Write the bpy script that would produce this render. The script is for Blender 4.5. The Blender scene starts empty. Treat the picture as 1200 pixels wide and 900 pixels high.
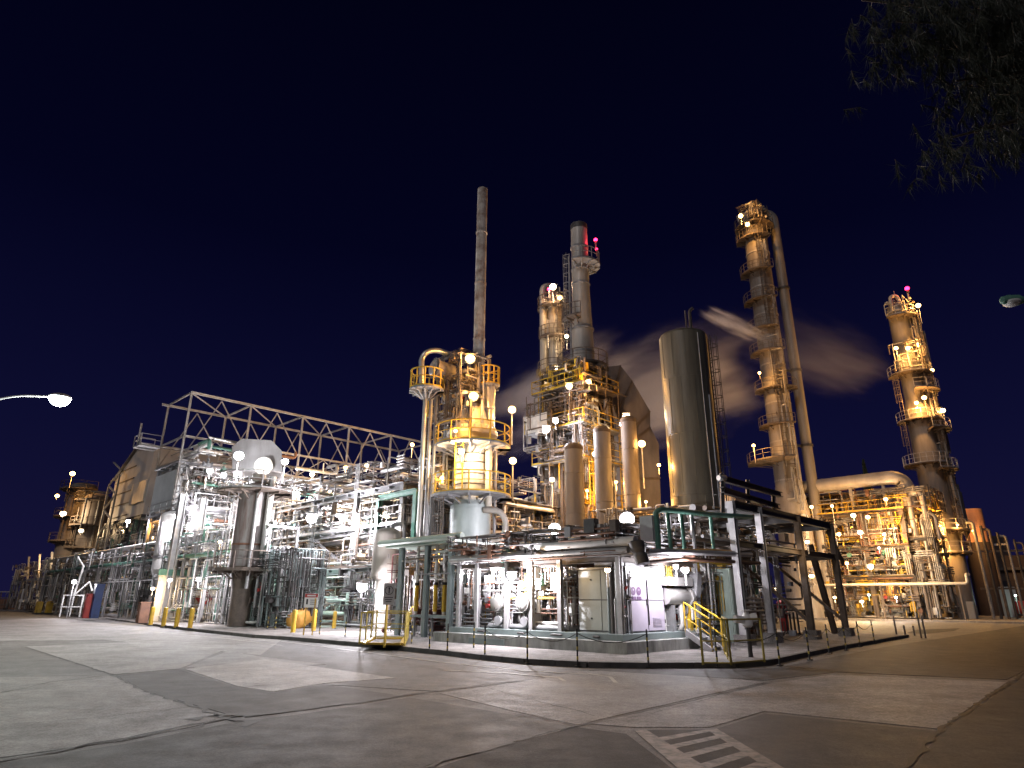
import bpy, math, random
from mathutils import Vector, Matrix, Quaternion
SC = bpy.context.scene
COL = SC.collection
PI = math.pi

# ------------------------------------------------------------------ camera
FPX = 749.0
PITCH = math.radians(18.8)
ROLL = math.radians(0.3)
EYE = Vector((0, 0, 1.65))
_up = Vector((0, -math.sin(PITCH), math.cos(PITCH)))
_fw = Vector((0, math.cos(PITCH), math.sin(PITCH)))
_cx = Vector((math.cos(ROLL), 0, 0)) + _up * math.sin(ROLL)
_cy = Vector((-math.sin(ROLL), 0, 0)) + _up * math.cos(ROLL)
cd = bpy.data.cameras.new('camera')
cam = bpy.data.objects.new('camera', cd)
COL.objects.link(cam)
cd.sensor_width = 36
cd.lens = FPX / 1200 * 36
cd.clip_start = 0.1
cd.clip_end = 3000
m = Matrix((_cx, _cy, -_fw)).transposed().to_4x4()
m.translation = EYE
cam.matrix_world = m
SC.camera = cam

# ------------------------------------------------------------------ night sky, fill light, exposure
wd = bpy.data.worlds.new("World")
SC.world = wd
wd.use_nodes = True
nt = wd.node_tree
bg = nt.nodes['Background']
tc = nt.nodes.new('ShaderNodeTexCoord')
sp = nt.nodes.new('ShaderNodeSeparateXYZ')
rp = nt.nodes.new('ShaderNodeValToRGB')
nt.links.new(tc.outputs['Generated'], sp.inputs[0])
nt.links.new(sp.outputs['Z'], rp.inputs['Fac'])
nt.links.new(rp.outputs['Color'], bg.inputs['Color'])
e = rp.color_ramp.elements
e[0].position = 0.0
e[0].color = (0.0078, 0.0070, 0.0370, 1)
e[1].position = 0.85
e[1].color = (0.0005, 0.0006, 0.0052, 1)
for ps, cl in ((0.22, (0.0040, 0.0042, 0.0270, 1)), (0.5, (0.0011, 0.0013, 0.0115, 1))):
    q = e.new(ps)
    q.color = cl
bg.inputs['Strength'].default_value = 1.0
sun = bpy.data.lights.new('fill_sun', 'SUN')  # unseen fill from behind the camera, added as general ambient light
sun.energy = 0.48
sun.angle = math.radians(8)
sun.color = (1.0, 0.95, 0.95)
so = bpy.data.objects.new('fill_sun', sun)
COL.objects.link(so)
so.rotation_euler = (math.radians(52), 0, math.radians(-32))
so.location = (-40, -60, 90)
SC.view_settings.view_transform = 'Standard'
SC.view_settings.look = 'None'
SC.view_settings.exposure = 0
SC.view_settings.gamma = 1
try:
    SC.cycles.use_denoising = True
    SC.cycles.use_light_tree = True
    SC.cycles.max_bounces = 5
    SC.cycles.diffuse_bounces = 3
    SC.cycles.glossy_bounces = 2
    SC.cycles.volume_bounces = 1
    SC.cycles.sample_clamp_indirect = 4
    SC.cycles.caustics_reflective = False
    SC.cycles.volume_step_rate = 2
except Exception:
    pass

# ------------------------------------------------------------------ survey helpers
def ray(px, py):
    return _cx * (px - 600) + _cy * (450 - py) + _fw * FPX
def ground(px, py, z=0.0):
    d = ray(px, py)
    return EYE + d * ((z - EYE.z) / d.z)
def at(px, py, Y):
    d = ray(px, py)
    return EYE + d * (Y / d.y)
def zof(p, py):            # height at which the plumb line through p meets picture row py
    lo, hi = -5.0, 120.0
    for _ in range(40):
        z = (lo + hi) / 2
        d = Vector((p[0], p[1], z)) - EYE
        y = 450 - d.dot(_cy) / d.dot(_fw) * FPX
        if y > py: lo = z
        else: hi = z
    return z
O = ground(732, 771)
AZ = math.radians(44.5)
U = Vector((math.sin(AZ), math.cos(AZ), 0))
V = Vector((-math.cos(AZ), math.sin(AZ), 0))
ZZ = Vector((0, 0, 1))
def W(u, v, z=0.0):
    return Vector((O.x + U.x * u + V.x * v, O.y + U.y * u + V.y * v, z))
def uv(p):
    d = Vector((p[0] - O.x, p[1] - O.y, 0))
    return d.dot(U), d.dot(V)

# ------------------------------------------------------------------ materials
def mat(name, c1, c2=None, rough=0.5, metal=0.0, scale=1.5, detail=5, lo=0.35, hi=0.7, bump=0.0, stretch=1.0, spec=0.5):
    mm = bpy.data.materials.new(name)
    mm.use_nodes = True
    n = mm.node_tree.nodes
    l = mm.node_tree.links
    b = n['Principled BSDF']
    b.inputs['Roughness'].default_value = rough
    b.inputs['Metallic'].default_value = metal
    b.inputs['Specular IOR Level'].default_value = spec
    if c2 is None:
        c2 = tuple(x * 0.7 for x in c1)
    g = n.new('ShaderNodeNewGeometry')
    mp = n.new('ShaderNodeMapping')
    mp.inputs['Scale'].default_value = (1, 1, 1 / stretch)
    l.new(g.outputs['Position'], mp.inputs['Vector'])
    t = n.new('ShaderNodeTexNoise')
    t.inputs['Scale'].default_value = scale
    t.inputs['Detail'].default_value = detail
    t.inputs['Roughness'].default_value = 0.65
    l.new(mp.outputs['Vector'], t.inputs['Vector'])
    r = n.new('ShaderNodeValToRGB')
    r.color_ramp.elements[0].position = lo
    r.color_ramp.elements[0].color = (*c1, 1)
    r.color_ramp.elements[1].position = hi
    r.color_ramp.elements[1].color = (*c2, 1)
    l.new(t.outputs['Fac'], r.inputs['Fac'])
    l.new(r.outputs['Color'], b.inputs['Base Color'])
    if bump:
        t2 = n.new('ShaderNodeTexNoise')
        t2.inputs['Scale'].default_value = scale * 14
        t2.inputs['Detail'].default_value = 4
        l.new(g.outputs['Position'], t2.inputs['Vector'])
        bp = n.new('ShaderNodeBump')
        bp.inputs['Strength'].default_value = bump
        bp.inputs['Distance'].default_value = 0.02
        l.new(t2.outputs['Fac'], bp.inputs['Height'])
        l.new(bp.outputs['Normal'], b.inputs['Normal'])
    return mm
def emit(name, col, s):
    mm = bpy.data.materials.new(name)
    mm.use_nodes = True
    b = mm.node_tree.nodes['Principled BSDF']
    b.inputs['Base Color'].default_value = (*[min(1, x) for x in col], 1)
    b.inputs['Emission Color'].default_value = (*col, 1)
    b.inputs['Emission Strength'].default_value = s
    return mm
M = dict(
    asphalt=mat('asphalt', (0.060, 0.056, 0.053), (0.028, 0.026, 0.025), 0.62, scale=0.35, bump=0.5),
    slab_light=mat('slab_light', (0.27, 0.25, 0.235), (0.13, 0.12, 0.113), 0.58, scale=0.45, detail=9, bump=0.35),
    slab_mid=mat('slab_mid', (0.175, 0.162, 0.152), (0.085, 0.078, 0.073), 0.58, scale=0.4, detail=9, bump=0.4),
    slab_dark=mat('slab_dark', (0.095, 0.087, 0.082), (0.048, 0.044, 0.041), 0.6, scale=0.5, detail=9, bump=0.5),
    slab_pale=mat('slab_pale', (0.34, 0.315, 0.30), (0.19, 0.175, 0.165), 0.55, scale=0.5, detail=9, bump=0.3),
    tar=mat('tar', (0.008, 0.008, 0.007), (0.014, 0.013, 0.012), 0.7, scale=3),
    roadpaint=mat('road_paint', (0.55, 0.52, 0.47), (0.22, 0.20, 0.18), 0.6, scale=2.0, lo=0.4, hi=0.75),
    tanpaint=mat('tan_paint', (0.27, 0.225, 0.19), (0.09, 0.08, 0.07), 0.65, scale=5.5, detail=9, lo=0.42, hi=0.60),
    apron=mat('apron_concrete', (0.36, 0.335, 0.32), (0.19, 0.175, 0.165), 0.75, scale=0.8, detail=8, bump=0.3),
    kerb=mat('kerb_concrete', (0.11, 0.10, 0.093), (0.05, 0.046, 0.042), 0.85, scale=2.2, bump=0.4),
    concrete=mat('stained_concrete', (0.44, 0.445, 0.43), (0.11, 0.115, 0.105), 0.8, scale=1.6, detail=8, bump=0.3, stretch=3.0),
    galv=mat('galvanised_steel', (0.47, 0.46, 0.46), (0.30, 0.29, 0.30), 0.42, 0.35, scale=2.2),
    steel=mat('grey_painted_steel', (0.27, 0.27, 0.28), (0.15, 0.145, 0.15), 0.5, scale=1.8),
    palebeam=mat('pale_structural_steel', (0.52, 0.49, 0.47), (0.31, 0.28, 0.26), 0.55, scale=1.6),
    dark=mat('dark_steel', (0.065, 0.06, 0.06), (0.03, 0.026, 0.025), 0.55, scale=2.0),
    brown=mat('weathered_brown_steel', (0.15, 0.115, 0.092), (0.07, 0.055, 0.046), 0.65, scale=2.0),
    rust=mat('rusty_stack_paint', (0.50, 0.455, 0.41), (0.17, 0.085, 0.05), 0.7, scale=1.4, detail=8, lo=0.42, hi=0.68),
    rustpipe=mat('rust_pipe', (0.20, 0.10, 0.06), (0.10, 0.05, 0.035), 0.75, scale=2.4),
    white=mat('white_insulation', (0.74, 0.73, 0.71), (0.52, 0.50, 0.48), 0.4, scale=1.0),
    cream=mat('cream_vessel_paint', (0.66, 0.61, 0.52), (0.46, 0.41, 0.34), 0.42, scale=0.9, stretch=3),
    clad=mat('aluminium_cladding', (0.60, 0.585, 0.565), (0.42, 0.405, 0.39), 0.30, 0.55, scale=1.2, stretch=2),
    sheet=mat('grey_cladding_sheet', (0.56, 0.53, 0.50), (0.40, 0.375, 0.355), 0.6, scale=0.6, stretch=4),
    teal=mat('teal_grey_paint', (0.24, 0.29, 0.29), (0.15, 0.185, 0.185), 0.45, scale=1.1, stretch=2),
    palegreen=mat('pale_green_panel', (0.42, 0.50, 0.44), (0.30, 0.37, 0.33), 0.5, scale=1.2),
    green=mat('green_painted_steel', (0.11, 0.26, 0.20), (0.055, 0.13, 0.10), 0.5, scale=1.6),
    palesheet=mat('shelter_panel', (0.60, 0.63, 0.62), (0.47, 0.50, 0.49), 0.42, scale=0.8),
    lilac=mat('lilac_panel', (0.47, 0.42, 0.51), (0.38, 0.335, 0.42), 0.42, scale=0.8),
    yellow=mat('yellow_paint', (0.62, 0.40, 0.03), (0.40, 0.24, 0.03), 0.5, scale=2.5),
    olive=mat('faded_yellow_paint', (0.46, 0.35, 0.05), (0.30, 0.22, 0.05), 0.55, scale=3),
    orange=mat('orange_paint', (0.70, 0.36, 0.07), (0.52, 0.25, 0.05), 0.45, scale=1.6),
    black=mat('black_paint', (0.02, 0.02, 0.02), (0.035, 0.033, 0.03), 0.5, scale=3),
    red=mat('red_paint', (0.42, 0.035, 0.03), (0.24, 0.02, 0.02), 0.5, scale=2),
    maroon=mat('maroon_paint', (0.10, 0.022, 0.022), (0.05, 0.015, 0.015), 0.55, scale=2),
    blue=mat('blue_paint', (0.015, 0.045, 0.17), (0.012, 0.03, 0.1), 0.5, scale=2),
    purple=mat('purple_print', (0.10, 0.03, 0.12), (0.08, 0.02, 0.10), 0.5, scale=2),
    sign=mat('sign_white', (0.75, 0.74, 0.72), (0.62, 0.61, 0.59), 0.5, scale=2),
    tank=mat('dull_olive_tank_paint', (0.120, 0.110, 0.084), (0.062, 0.054, 0.040), 0.40, scale=1.8, detail=8, stretch=9),
    dullcolumn=mat('dull_column_cladding', (0.30, 0.268, 0.24), (0.17, 0.148, 0.13), 0.5, 0.1, scale=1.1, detail=7, stretch=6),
    greyduct=mat('grey_duct_plate', (0.29, 0.275, 0.27), (0.19, 0.175, 0.17), 0.5, scale=1.2, detail=7, stretch=5),
    palevessel=mat('pale_blue_grey_vessel', (0.44, 0.49, 0.49), (0.30, 0.345, 0.345), 0.42, scale=1.1, stretch=3),
    umber=mat('dark_umber_wall', (0.045, 0.03, 0.028), (0.028, 0.02, 0.019), 0.8, scale=.6),
    duct=mat('breeching_plate', (0.20, 0.175, 0.165), (0.10, 0.085, 0.08), 0.6, scale=0.8, stretch=3),
    column=mat('column_insulation', (0.46, 0.42, 0.38), (0.28, 0.25, 0.22), 0.45, 0.1, scale=0.7, stretch=4),
    orangeclad=mat('orange_primer_chimney', (0.62, 0.33, 0.20), (0.48, 0.24, 0.14), 0.6, scale=0.8),
    glass=mat('dark_glass', (0.02, 0.022, 0.025), (0.03, 0.03, 0.035), 0.12, scale=1),
    needle=mat('pine_needle', (0.018, 0.024, 0.010), (0.009, 0.013, 0.006), 0.6, scale=1.5),
    bark=mat('pine_bark', (0.09, 0.065, 0.045), (0.04, 0.03, 0.02), 0.85, scale=4),
    leaf=mat('dark_cypress_leaf', (0.04, 0.055, 0.025), (0.02, 0.03, 0.015), 0.7, scale=2),
)
LAMP_SCALE = {'sodium': .24, 'warm': .32, 'white': .50, 'cool': .50, 'green': .4, 'red': .3}
LAMPM = {
    'sodium': (emit('sodium_lens', (1.0, 0.66, 0.24), 14), (1.0, 0.47, 0.11)),
    'warm': (emit('warm_lens', (1.0, 0.80, 0.50), 18), (1.0, 0.70, 0.38)),
    'white': (emit('white_lens', (1.0, 0.97, 0.95), 26), (0.97, 0.93, 1.0)),
    'cool': (emit('cool_lens', (0.85, 0.97, 1.0), 26), (0.90, 0.93, 1.0)),
    'green': (emit('greenish_lens', (0.70, 1.0, 0.86), 16), (0.66, 1.0, 0.85)),
    'red': (emit('red_lens', (1.0, 0.02, 0.10), 9), (1.0, 0.03, 0.08)),
}

# ------------------------------------------------------------------ object helpers
WL = {}                                  # object name -> world origin
def link(o, p, parent=None):
    COL.objects.link(o)
    if parent is not None:
        o.parent = parent
        o.location = p - WL[parent.name]
    else:
        o.location = p
    WL[o.name] = Vector(p)
    return o
def tag(o, label=None, cat=None, group=None, kind=None):
    if label: o['label'] = label
    if cat: o['category'] = cat
    if group: o['group'] = group
    if kind: o['kind'] = kind
    return o
def thing(name, p, label, cat, group=None):
    o = bpy.data.objects.new(name, None)
    o.empty_display_size = 0.3
    link(o, Vector(p))
    return tag(o, label, cat, group)

class MB:
    def __init__(s):
        s.v = []; s.f = []; s.sm = []
    def add(s, vs, fs, smooth=False):
        b = len(s.v)
        s.v += [tuple(x) for x in vs]
        s.f += [tuple(i + b for i in f) for f in fs]
        s.sm += [smooth] * len(fs)
        return s
    def frame(s, p, ax, ay, az, sx, sy, sz):
        c = []
        for k in (-.5, .5):
            for j in (-.5, .5):
                for i in (-.5, .5):
                    c.append(p + ax * (i * sx) + ay * (j * sy) + az * (k * sz))
        return s.add(c, [(0, 2, 3, 1), (4, 5, 7, 6), (0, 1, 5, 4), (2, 6, 7, 3), (0, 4, 6, 2), (1, 3, 7, 5)])
    def box(s, u0, u1, v0, v1, z0, z1):
        return s.frame(W((u0 + u1) / 2, (v0 + v1) / 2, (z0 + z1) / 2), U, V, ZZ, abs(u1 - u0), abs(v1 - v0), abs(z1 - z0))
    def bar(s, p0, p1, w, h=None):
        p0 = Vector(p0); p1 = Vector(p1)
        d = p1 - p0
        L = d.length
        if L < 1e-5: return s
        d = d / L
        x = d.cross(ZZ)
        x = U.copy() if x.length < 1e-3 else x.normalized()
        y = d.cross(x)
        return s.frame((p0 + p1) / 2, x, y, d, w, h or w, L)
    def tube(s, pts, r, n=10, bend=None, caps=True):
        pts = [Vector(p) for p in pts]
        if bend:
            q = [pts[0]]
            for i in range(1, len(pts) - 1):
                a = pts[i - 1] - pts[i]; b = pts[i + 1] - pts[i]
                k = min(bend, a.length * .49, b.length * .49)
                A = pts[i] + a.normalized() * k; B = pts[i] + b.normalized() * k
                for t in (0, .25, .5, .75, 1):
                    q.append(A * (1 - t) ** 2 + pts[i] * 2 * t * (1 - t) + B * t * t)
            q.append(pts[-1]); pts = q
        N = len(pts)
        d0 = (pts[1] - pts[0]).normalized()
        x = d0.orthogonal().normalized()
        rings = []
        for i in range(N):
            if i == 0: d = d0
            elif i == N - 1: d = (pts[i] - pts[i - 1]).normalized()
            else:
                d = (pts[i + 1] - pts[i - 1])
                d = d.normalized() if d.length > 1e-9 else d0
            x = (x - d * x.dot(d))
            x = x.normalized() if x.length > 1e-6 else d.orthogonal().normalized()
            y = d.cross(x)
            rr = r[min(i, len(r) - 1)] if isinstance(r, (list, tuple)) else r
            rings.append([pts[i] + (x * math.cos(2 * PI * k / n) + y * math.sin(2 * PI * k / n)) * rr for k in range(n)])
        vs = [p for g in rings for p in g]
        fs = [(i * n + k, i * n + (k + 1) % n, (i + 1) * n + (k + 1) % n, (i + 1) * n + k) for i in range(N - 1) for k in range(n)]
        s.add(vs, fs, True)
        if caps:
            s.add(rings[0], [tuple(range(n))[::-1]])
            s.add(rings[-1], [tuple(range(n))])
        return s
    def lathe(s, base, prof, n=28, axis=None, caps=True):
        base = Vector(base)
        d = Vector(axis).normalized() if axis is not None else ZZ.copy()
        x = U.copy() if abs(d.z) > .9 else d.cross(ZZ).normalized()
        y = d.cross(x)
        def ring(r, z):
            return [base + d * z + (x * math.cos(2 * PI * k / n) + y * math.sin(2 * PI * k / n)) * r for k in range(n)]
        pd = None; prev = None
        for (r0, z0), (r1, z1) in zip(prof[:-1], prof[1:]):
            a = math.atan2(r1 - r0, z1 - z0)
            A = ring(r0, z0) if True else prev
            B = ring(r1, z1)
            s.add(A + B, [(k, (k + 1) % n, n + (k + 1) % n, n + k) for k in range(n)], True)
        if caps:
            if prof[0][0] > 1e-3: s.add(ring(*prof[0]), [tuple(range(n))[::-1]])
            if prof[-1][0] > 1e-3: s.add(ring(*prof[-1]), [tuple(range(n))])
        return s
    def prism(s, pts, d):
        n = len(pts)
        pts = [Vector(p) for p in pts]
        vs = pts + [p + d for p in pts]
        return s.add(vs, [tuple(range(n))[::-1], tuple(range(n, 2 * n))] + [(i, (i + 1) % n, n + (i + 1) % n, n + i) for i in range(n)])
    def sphere(s, c, r, n=12, sq=1.0):
        prof = [(r * math.sin(PI * i / 8), -r * sq * math.cos(PI * i / 8)) for i in range(9)]
        return s.lathe(c, prof, n, caps=False)
    def build(s, name, mt, parent=None, **kw):
        me = bpy.data.meshes.new(name)
        lo = [min(p[i] for p in s.v) for i in range(3)]
        hi = [max(p[i] for p in s.v) for i in range(3)]
        c = Vector([(lo[i] + hi[i]) / 2 for i in range(3)])
        if parent is None: c.z = lo[2]
        me.from_pydata([(p[0] - c.x, p[1] - c.y, p[2] - c.z) for p in s.v], [], s.f)
        me.polygons.foreach_set('use_smooth', s.sm)
        me.materials.append(M[mt] if isinstance(mt, str) else mt)
        me.validate()
        o = bpy.data.objects.new(name, me)
        link(o, c, parent)
        return tag(o, **kw)

# lathe profiles are split per segment, so weld the smooth ones
def dome(r, h, z0, k=5, top=True):
    if top: return [(r * math.cos(i / k * PI / 2), z0 + h * math.sin(i / k * PI / 2)) for i in range(k + 1)]
    return [(r * math.sin(i / k * PI / 2), z0 - h * math.cos(i / k * PI / 2)) for i in range(k + 1)]

def ground_mat(name, c1, c2, rough=0.7, patch=0.35, stain=0.35):
    """worn concrete or asphalt: broad tone patches, dark stains, aggregate speckle and a grainy relief"""
    mm = bpy.data.materials.new(name)
    mm.use_nodes = True
    n = mm.node_tree.nodes; l = mm.node_tree.links
    b = n['Principled BSDF']
    b.inputs['Specular IOR Level'].default_value = .35
    g = n.new('ShaderNodeNewGeometry')
    def noise(sc, det, ro=.6):
        t = n.new('ShaderNodeTexNoise')
        t.inputs['Scale'].default_value = sc; t.inputs['Detail'].default_value = det; t.inputs['Roughness'].default_value = ro
        l.new(g.outputs['Position'], t.inputs['Vector'])
        return t.outputs['Fac']
    def mapr(x, a, b_, c, d):
        m_ = n.new('ShaderNodeMapRange')
        for k, v in (('From Min', a), ('From Max', b_), ('To Min', c), ('To Max', d)): m_.inputs[k].default_value = v
        l.new(x, m_.inputs['Value'])
        return m_.outputs[0]
    def mul(x, y):
        m_ = n.new('ShaderNodeMath'); m_.operation = 'MULTIPLY'
        l.new(x, m_.inputs[0]); l.new(y, m_.inputs[1])
        return m_.outputs[0]
    mx = n.new('ShaderNodeMix'); mx.data_type = 'RGBA'
    mx.inputs[6].default_value = (*c1, 1); mx.inputs[7].default_value = (*c2, 1)
    l.new(mapr(noise(patch * .6, 9, .7), .36, .66, 0, 1), mx.inputs[0])
    v = mul(mapr(noise(.9, 10, .75), .40, .58, 1.0 - stain * .95, 1.04), mapr(noise(34, 3, .7), .3, .7, .5, 1.5))
    v = mul(v, mapr(noise(7, 4, .7), .35, .65, .78, 1.18))
    sc = n.new('ShaderNodeVectorMath'); sc.operation = 'SCALE'
    l.new(mx.outputs[2], sc.inputs[0]); l.new(v, sc.inputs['Scale'])
    l.new(sc.outputs[0], b.inputs['Base Color'])
    l.new(mapr(noise(2.0, 5), .3, .7, rough - .07, rough + .08), b.inputs['Roughness'])
    bp = n.new('ShaderNodeBump'); bp.inputs['Strength'].default_value = .55; bp.inputs['Distance'].default_value = .012
    l.new(noise(42, 3, .7), bp.inputs['Height'])
    l.new(bp.outputs['Normal'], b.inputs['Normal'])
    return mm
M.update(
    asphalt=ground_mat('asphalt', (0.032, 0.030, 0.028), (0.018, 0.017, 0.016), .78, .6, .3),
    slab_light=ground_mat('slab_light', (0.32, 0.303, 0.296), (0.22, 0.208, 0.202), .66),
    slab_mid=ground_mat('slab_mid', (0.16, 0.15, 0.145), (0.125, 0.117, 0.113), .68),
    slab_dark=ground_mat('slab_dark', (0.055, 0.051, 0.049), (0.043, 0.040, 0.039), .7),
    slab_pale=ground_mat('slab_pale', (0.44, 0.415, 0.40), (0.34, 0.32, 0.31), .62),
    apron=ground_mat('apron_concrete', (0.33, 0.305, 0.29), (0.17, 0.155, 0.147), .8, .8, .4),
    streaked=mat('rust_streaked_vessel', (0.27, 0.255, 0.25), (0.14, 0.085, 0.07), 0.55, scale=2.2, detail=7, lo=0.44, hi=0.66, stretch=7),
)
def fine(root, u0, u1, v0, v1, z0, z1, n, rng, mats, rmax=.05, boxes=.15, vert=.5, name='small_piping'):
    """pipework too fine to pick apart: one joined part per colour"""
    mbs = {k: MB() for k in mats}
    keys = list(mats)
    lo = (u0, v0, z0); hi = (u1, v1, z1)
    for _ in range(n):
        b = mbs[rng.choice(keys)]
        q = rng.random()
        p = [rng.uniform(u0, u1), rng.uniform(v0, v1), rng.uniform(z0, z1)]
        if q < .35: p[0] = u0 + rng.random() ** 2 * (u1 - u0) * .3
        elif q < .7: p[1] = v0 + rng.random() ** 2 * (v1 - v0) * .3
        if rng.random() < boxes:
            s_ = rng.uniform(.15, .55)
            b.frame(W(*p), U, V, ZZ, s_ * rng.uniform(.3, 1), s_ * rng.uniform(.3, 1), s_ * rng.uniform(.5, 1.3))
            continue
        if rng.random() < .12:
            b.lathe(W(*p), [(.05, 0), (rmax * 3, .02), (rmax * 3, .08), (.05, .1)], 8, rng.choice((U, V, ZZ)))
            continue
        a0 = 2 if rng.random() < vert else rng.choice((0, 1))
        seq = [a0]
        for k in range(rng.choice((0, 0, 1, 1, 2))):
            seq.append(rng.choice([a for a in (0, 1, 2) if a != seq[-1]]))
        third = rng.choice([a for a in (0, 1, 2) if a not in seq] or [0])
        if a0 != 2: p[2] = z0 + round((p[2] - z0) / .55) * .55
        r = rng.uniform(.015, rmax)
        ds = [rng.uniform(.6, 4.2) * rng.choice((-1, 1)) for _a in seq]
        for m_ in range(rng.choice((1, 1, 2, 3, 4))):
            q = list(p); q[third] += m_ * (r * 2 + .09)
            if q[third] > hi[third]: break
            pts = [W(*q)]
            for ax, d in zip(seq, ds):
                t = max(lo[ax], min(hi[ax], q[ax] + d - m_ * .1))
                if abs(t - q[ax]) < .12: break
                q[ax] = t; pts.append(W(*q))
            if len(pts) > 1: b.tube(pts, r, 6, .1)
    for k, b in mbs.items():
        if b.v: b.build(name, k, root, kind='stuff')
# shared stick meshes: unit length along z
UNIT = {}
def unit(prof):
    if prof in UNIT: return UNIT[prof]
    if prof == 'I':
        f = .13; w = .06
        c = [(-.5, -.5), (.5, -.5), (.5, -.5 + f), (w, -.5 + f), (w, .5 - f), (.5, .5 - f), (.5, .5), (-.5, .5), (-.5, .5 - f), (-w, .5 - f), (-w, -.5 + f), (-.5, -.5 + f)]
    elif prof == 'box':
        c = [(-.5, -.5), (.5, -.5), (.5, .5), (-.5, .5)]
    else:
        c = [(.5 * math.cos(2 * PI * k / 10), .5 * math.sin(2 * PI * k / 10)) for k in range(10)]
    n = len(c)
    vs = [(x, y, -.5) for x, y in c] + [(x, y, .5) for x, y in c]
    fs = [(i, (i + 1) % n, n + (i + 1) % n, n + i) for i in range(n)] + [tuple(range(n))[::-1], tuple(range(n, 2 * n))]
    me = bpy.data.meshes.new('unit_' + prof)
    me.from_pydata(vs, [], fs)
    if prof == 'pipe':
        me.polygons.foreach_set('use_smooth', [True] * n + [False] * 2)
    me.materials.append(M['steel'])
    UNIT[prof] = me
    return me
def stick(name, p0, p1, w, h, mt, parent, prof='I'):
    p0 = Vector(p0); p1 = Vector(p1)
    d = p1 - p0
    L = d.length
    z = d / L
    x = z.cross(ZZ)
    x = V.copy() if x.length < 1e-3 else x.normalized()
    y = z.cross(x)
    o = bpy.data.objects.new(name, unit(prof))
    o.material_slots[0].link = 'OBJECT'
    o.material_slots[0].material = M[mt]
    o.rotation_mode = 'QUATERNION'
    o.rotation_quaternion = Matrix((x, y, z)).transposed().to_quaternion()
    o.scale = (w, h, L)
    return link(o, (p0 + p1) / 2, parent)

def pipe(pts, r, mt, parent, name='pipe', n=10, bend=None):
    pts = [Vector(p) for p in pts]
    if len(pts) == 2:
        return stick(name, pts[0], pts[1], 2 * r, 2 * r, mt, parent, 'pipe')
    return MB().tube(pts, r, n, bend if bend is not None else max(.15, r * 2.5)).build(name, mt, parent)

def railing(pts, mt, parent, h=1.1, t=0.05, closed=False, step=1.6):
    b = MB()
    pts = [Vector(p) for p in pts]
    if closed: pts.append(pts[0])
    for a, c in zip(pts[:-1], pts[1:]):
        L = (c - a).length
        k = max(1, round(L / step))
        for i in range(k + 1):
            q = a.lerp(c, i / k)
            b.bar(q, q + ZZ * h, t)
        b.bar(a + ZZ * h, c + ZZ * h, t)
        b.bar(a + ZZ * h * .55, c + ZZ * h * .55, t * .8)
        b.bar(a + ZZ * .08, c + ZZ * .08, t * .4, .15)
    return b.build('railing', mt, parent)
def arc(c, r, a0, a1, n=14):
    return [Vector((c[0] + r * math.cos(math.radians(a0 + (a1 - a0) * i / n)), c[1] + r * math.sin(math.radians(a0 + (a1 - a0) * i / n)), c[2])) for i in range(n + 1)]
def ring_platform(c, r0, r1, parent, mt='steel', rail='yellow', a0=0, a1=360, t=.10, rails=True):
    b = MB()
    n = max(6, int(abs(a1 - a0) / 15))
    A = arc((c[0], c[1], c[2]), r0, a0, a1, n)
    B = arc((c[0], c[1], c[2]), r1, a0, a1, n)
    vs = A + B + [p - ZZ * t for p in A] + [p - ZZ * t for p in B]
    k = n + 1
    fs = []
    for i in range(n):
        fs += [(i, k + i, k + i + 1, i + 1), (2 * k + i, 2 * k + i + 1, 3 * k + i + 1, 3 * k + i), (k + i, 3 * k + i, 3 * k + i + 1, k + i + 1), (i, i + 1, 2 * k + i + 1, 2 * k + i)]
    if abs(a1 - a0) < 359:
        fs += [(0, 2 * k, 3 * k, k), (n, k + n, 3 * k + n, 2 * k + n)]
    b.add(vs, fs)
    for i in range(0, n + 1, 2):
        b.bar(A[i] - ZZ * .55, B[i].lerp(A[i], .15) - ZZ * t, .07)
        b.bar(A[i] - ZZ * (t + .06), B[i] - ZZ * (t + .06), .08, .12)
    o = b.build('platform', mt, parent)
    if rails:
        rl = MB()
        P = arc(c, r1 - .04, a0, a1, n)
        for p, q in zip(P[:-1], P[1:]):
            rl.bar(p + ZZ * 1.1, q + ZZ * 1.1, .055); rl.bar(p + ZZ * .6, q + ZZ * .6, .04); rl.bar(p + ZZ * .05, q + ZZ * .05, .02, .08)
        for i in range(0, n + 1, 2 if n > 10 else 1):
            rl.bar(P[i], P[i] + ZZ * 1.1, .055)
        rl.build('railing', rail, o)
    return o
def ladder(p, zb, zt, out, parent, mt='galv', cage=True):
    """caged ladder standing at p, facing direction out"""
    out = Vector(out).normalized()
    sd = out.cross(ZZ)
    b = MB()
    p = Vector((p[0], p[1], 0))
    for s in (-.23, .23):
        b.bar(p + sd * s + ZZ * zb, p + sd * s + ZZ * zt, .06)
    k = int((zt - zb) / .32)
    for i in range(k):
        b.bar(p - sd * .23 + ZZ * (zb + .3 + i * .32), p + sd * .23 + ZZ * (zb + .3 + i * .32), .03)
    if cage and zt - zb > 3.5:
        for i in range(int((zt - zb - 2.2) / .9) + 1):
            z = zb + 2.2 + i * .9
            H = [p + sd * (.38 * math.cos(a)) + out * (.42 * math.sin(a) + .1) + ZZ * z for a in [PI * j / 6 for j in range(7)]]
            for q, w in zip(H[:-1], H[1:]): b.bar(q, w, .03, .05)
        for j in (1, 3, 5):
            a = PI * j / 6
            q = p + sd * (.38 * math.cos(a)) + out * (.42 * math.sin(a) + .1)
            b.bar(q + ZZ * (zb + 2.2), q + ZZ * zt, .03)
    return b.build('ladder', mt, parent)
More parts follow.
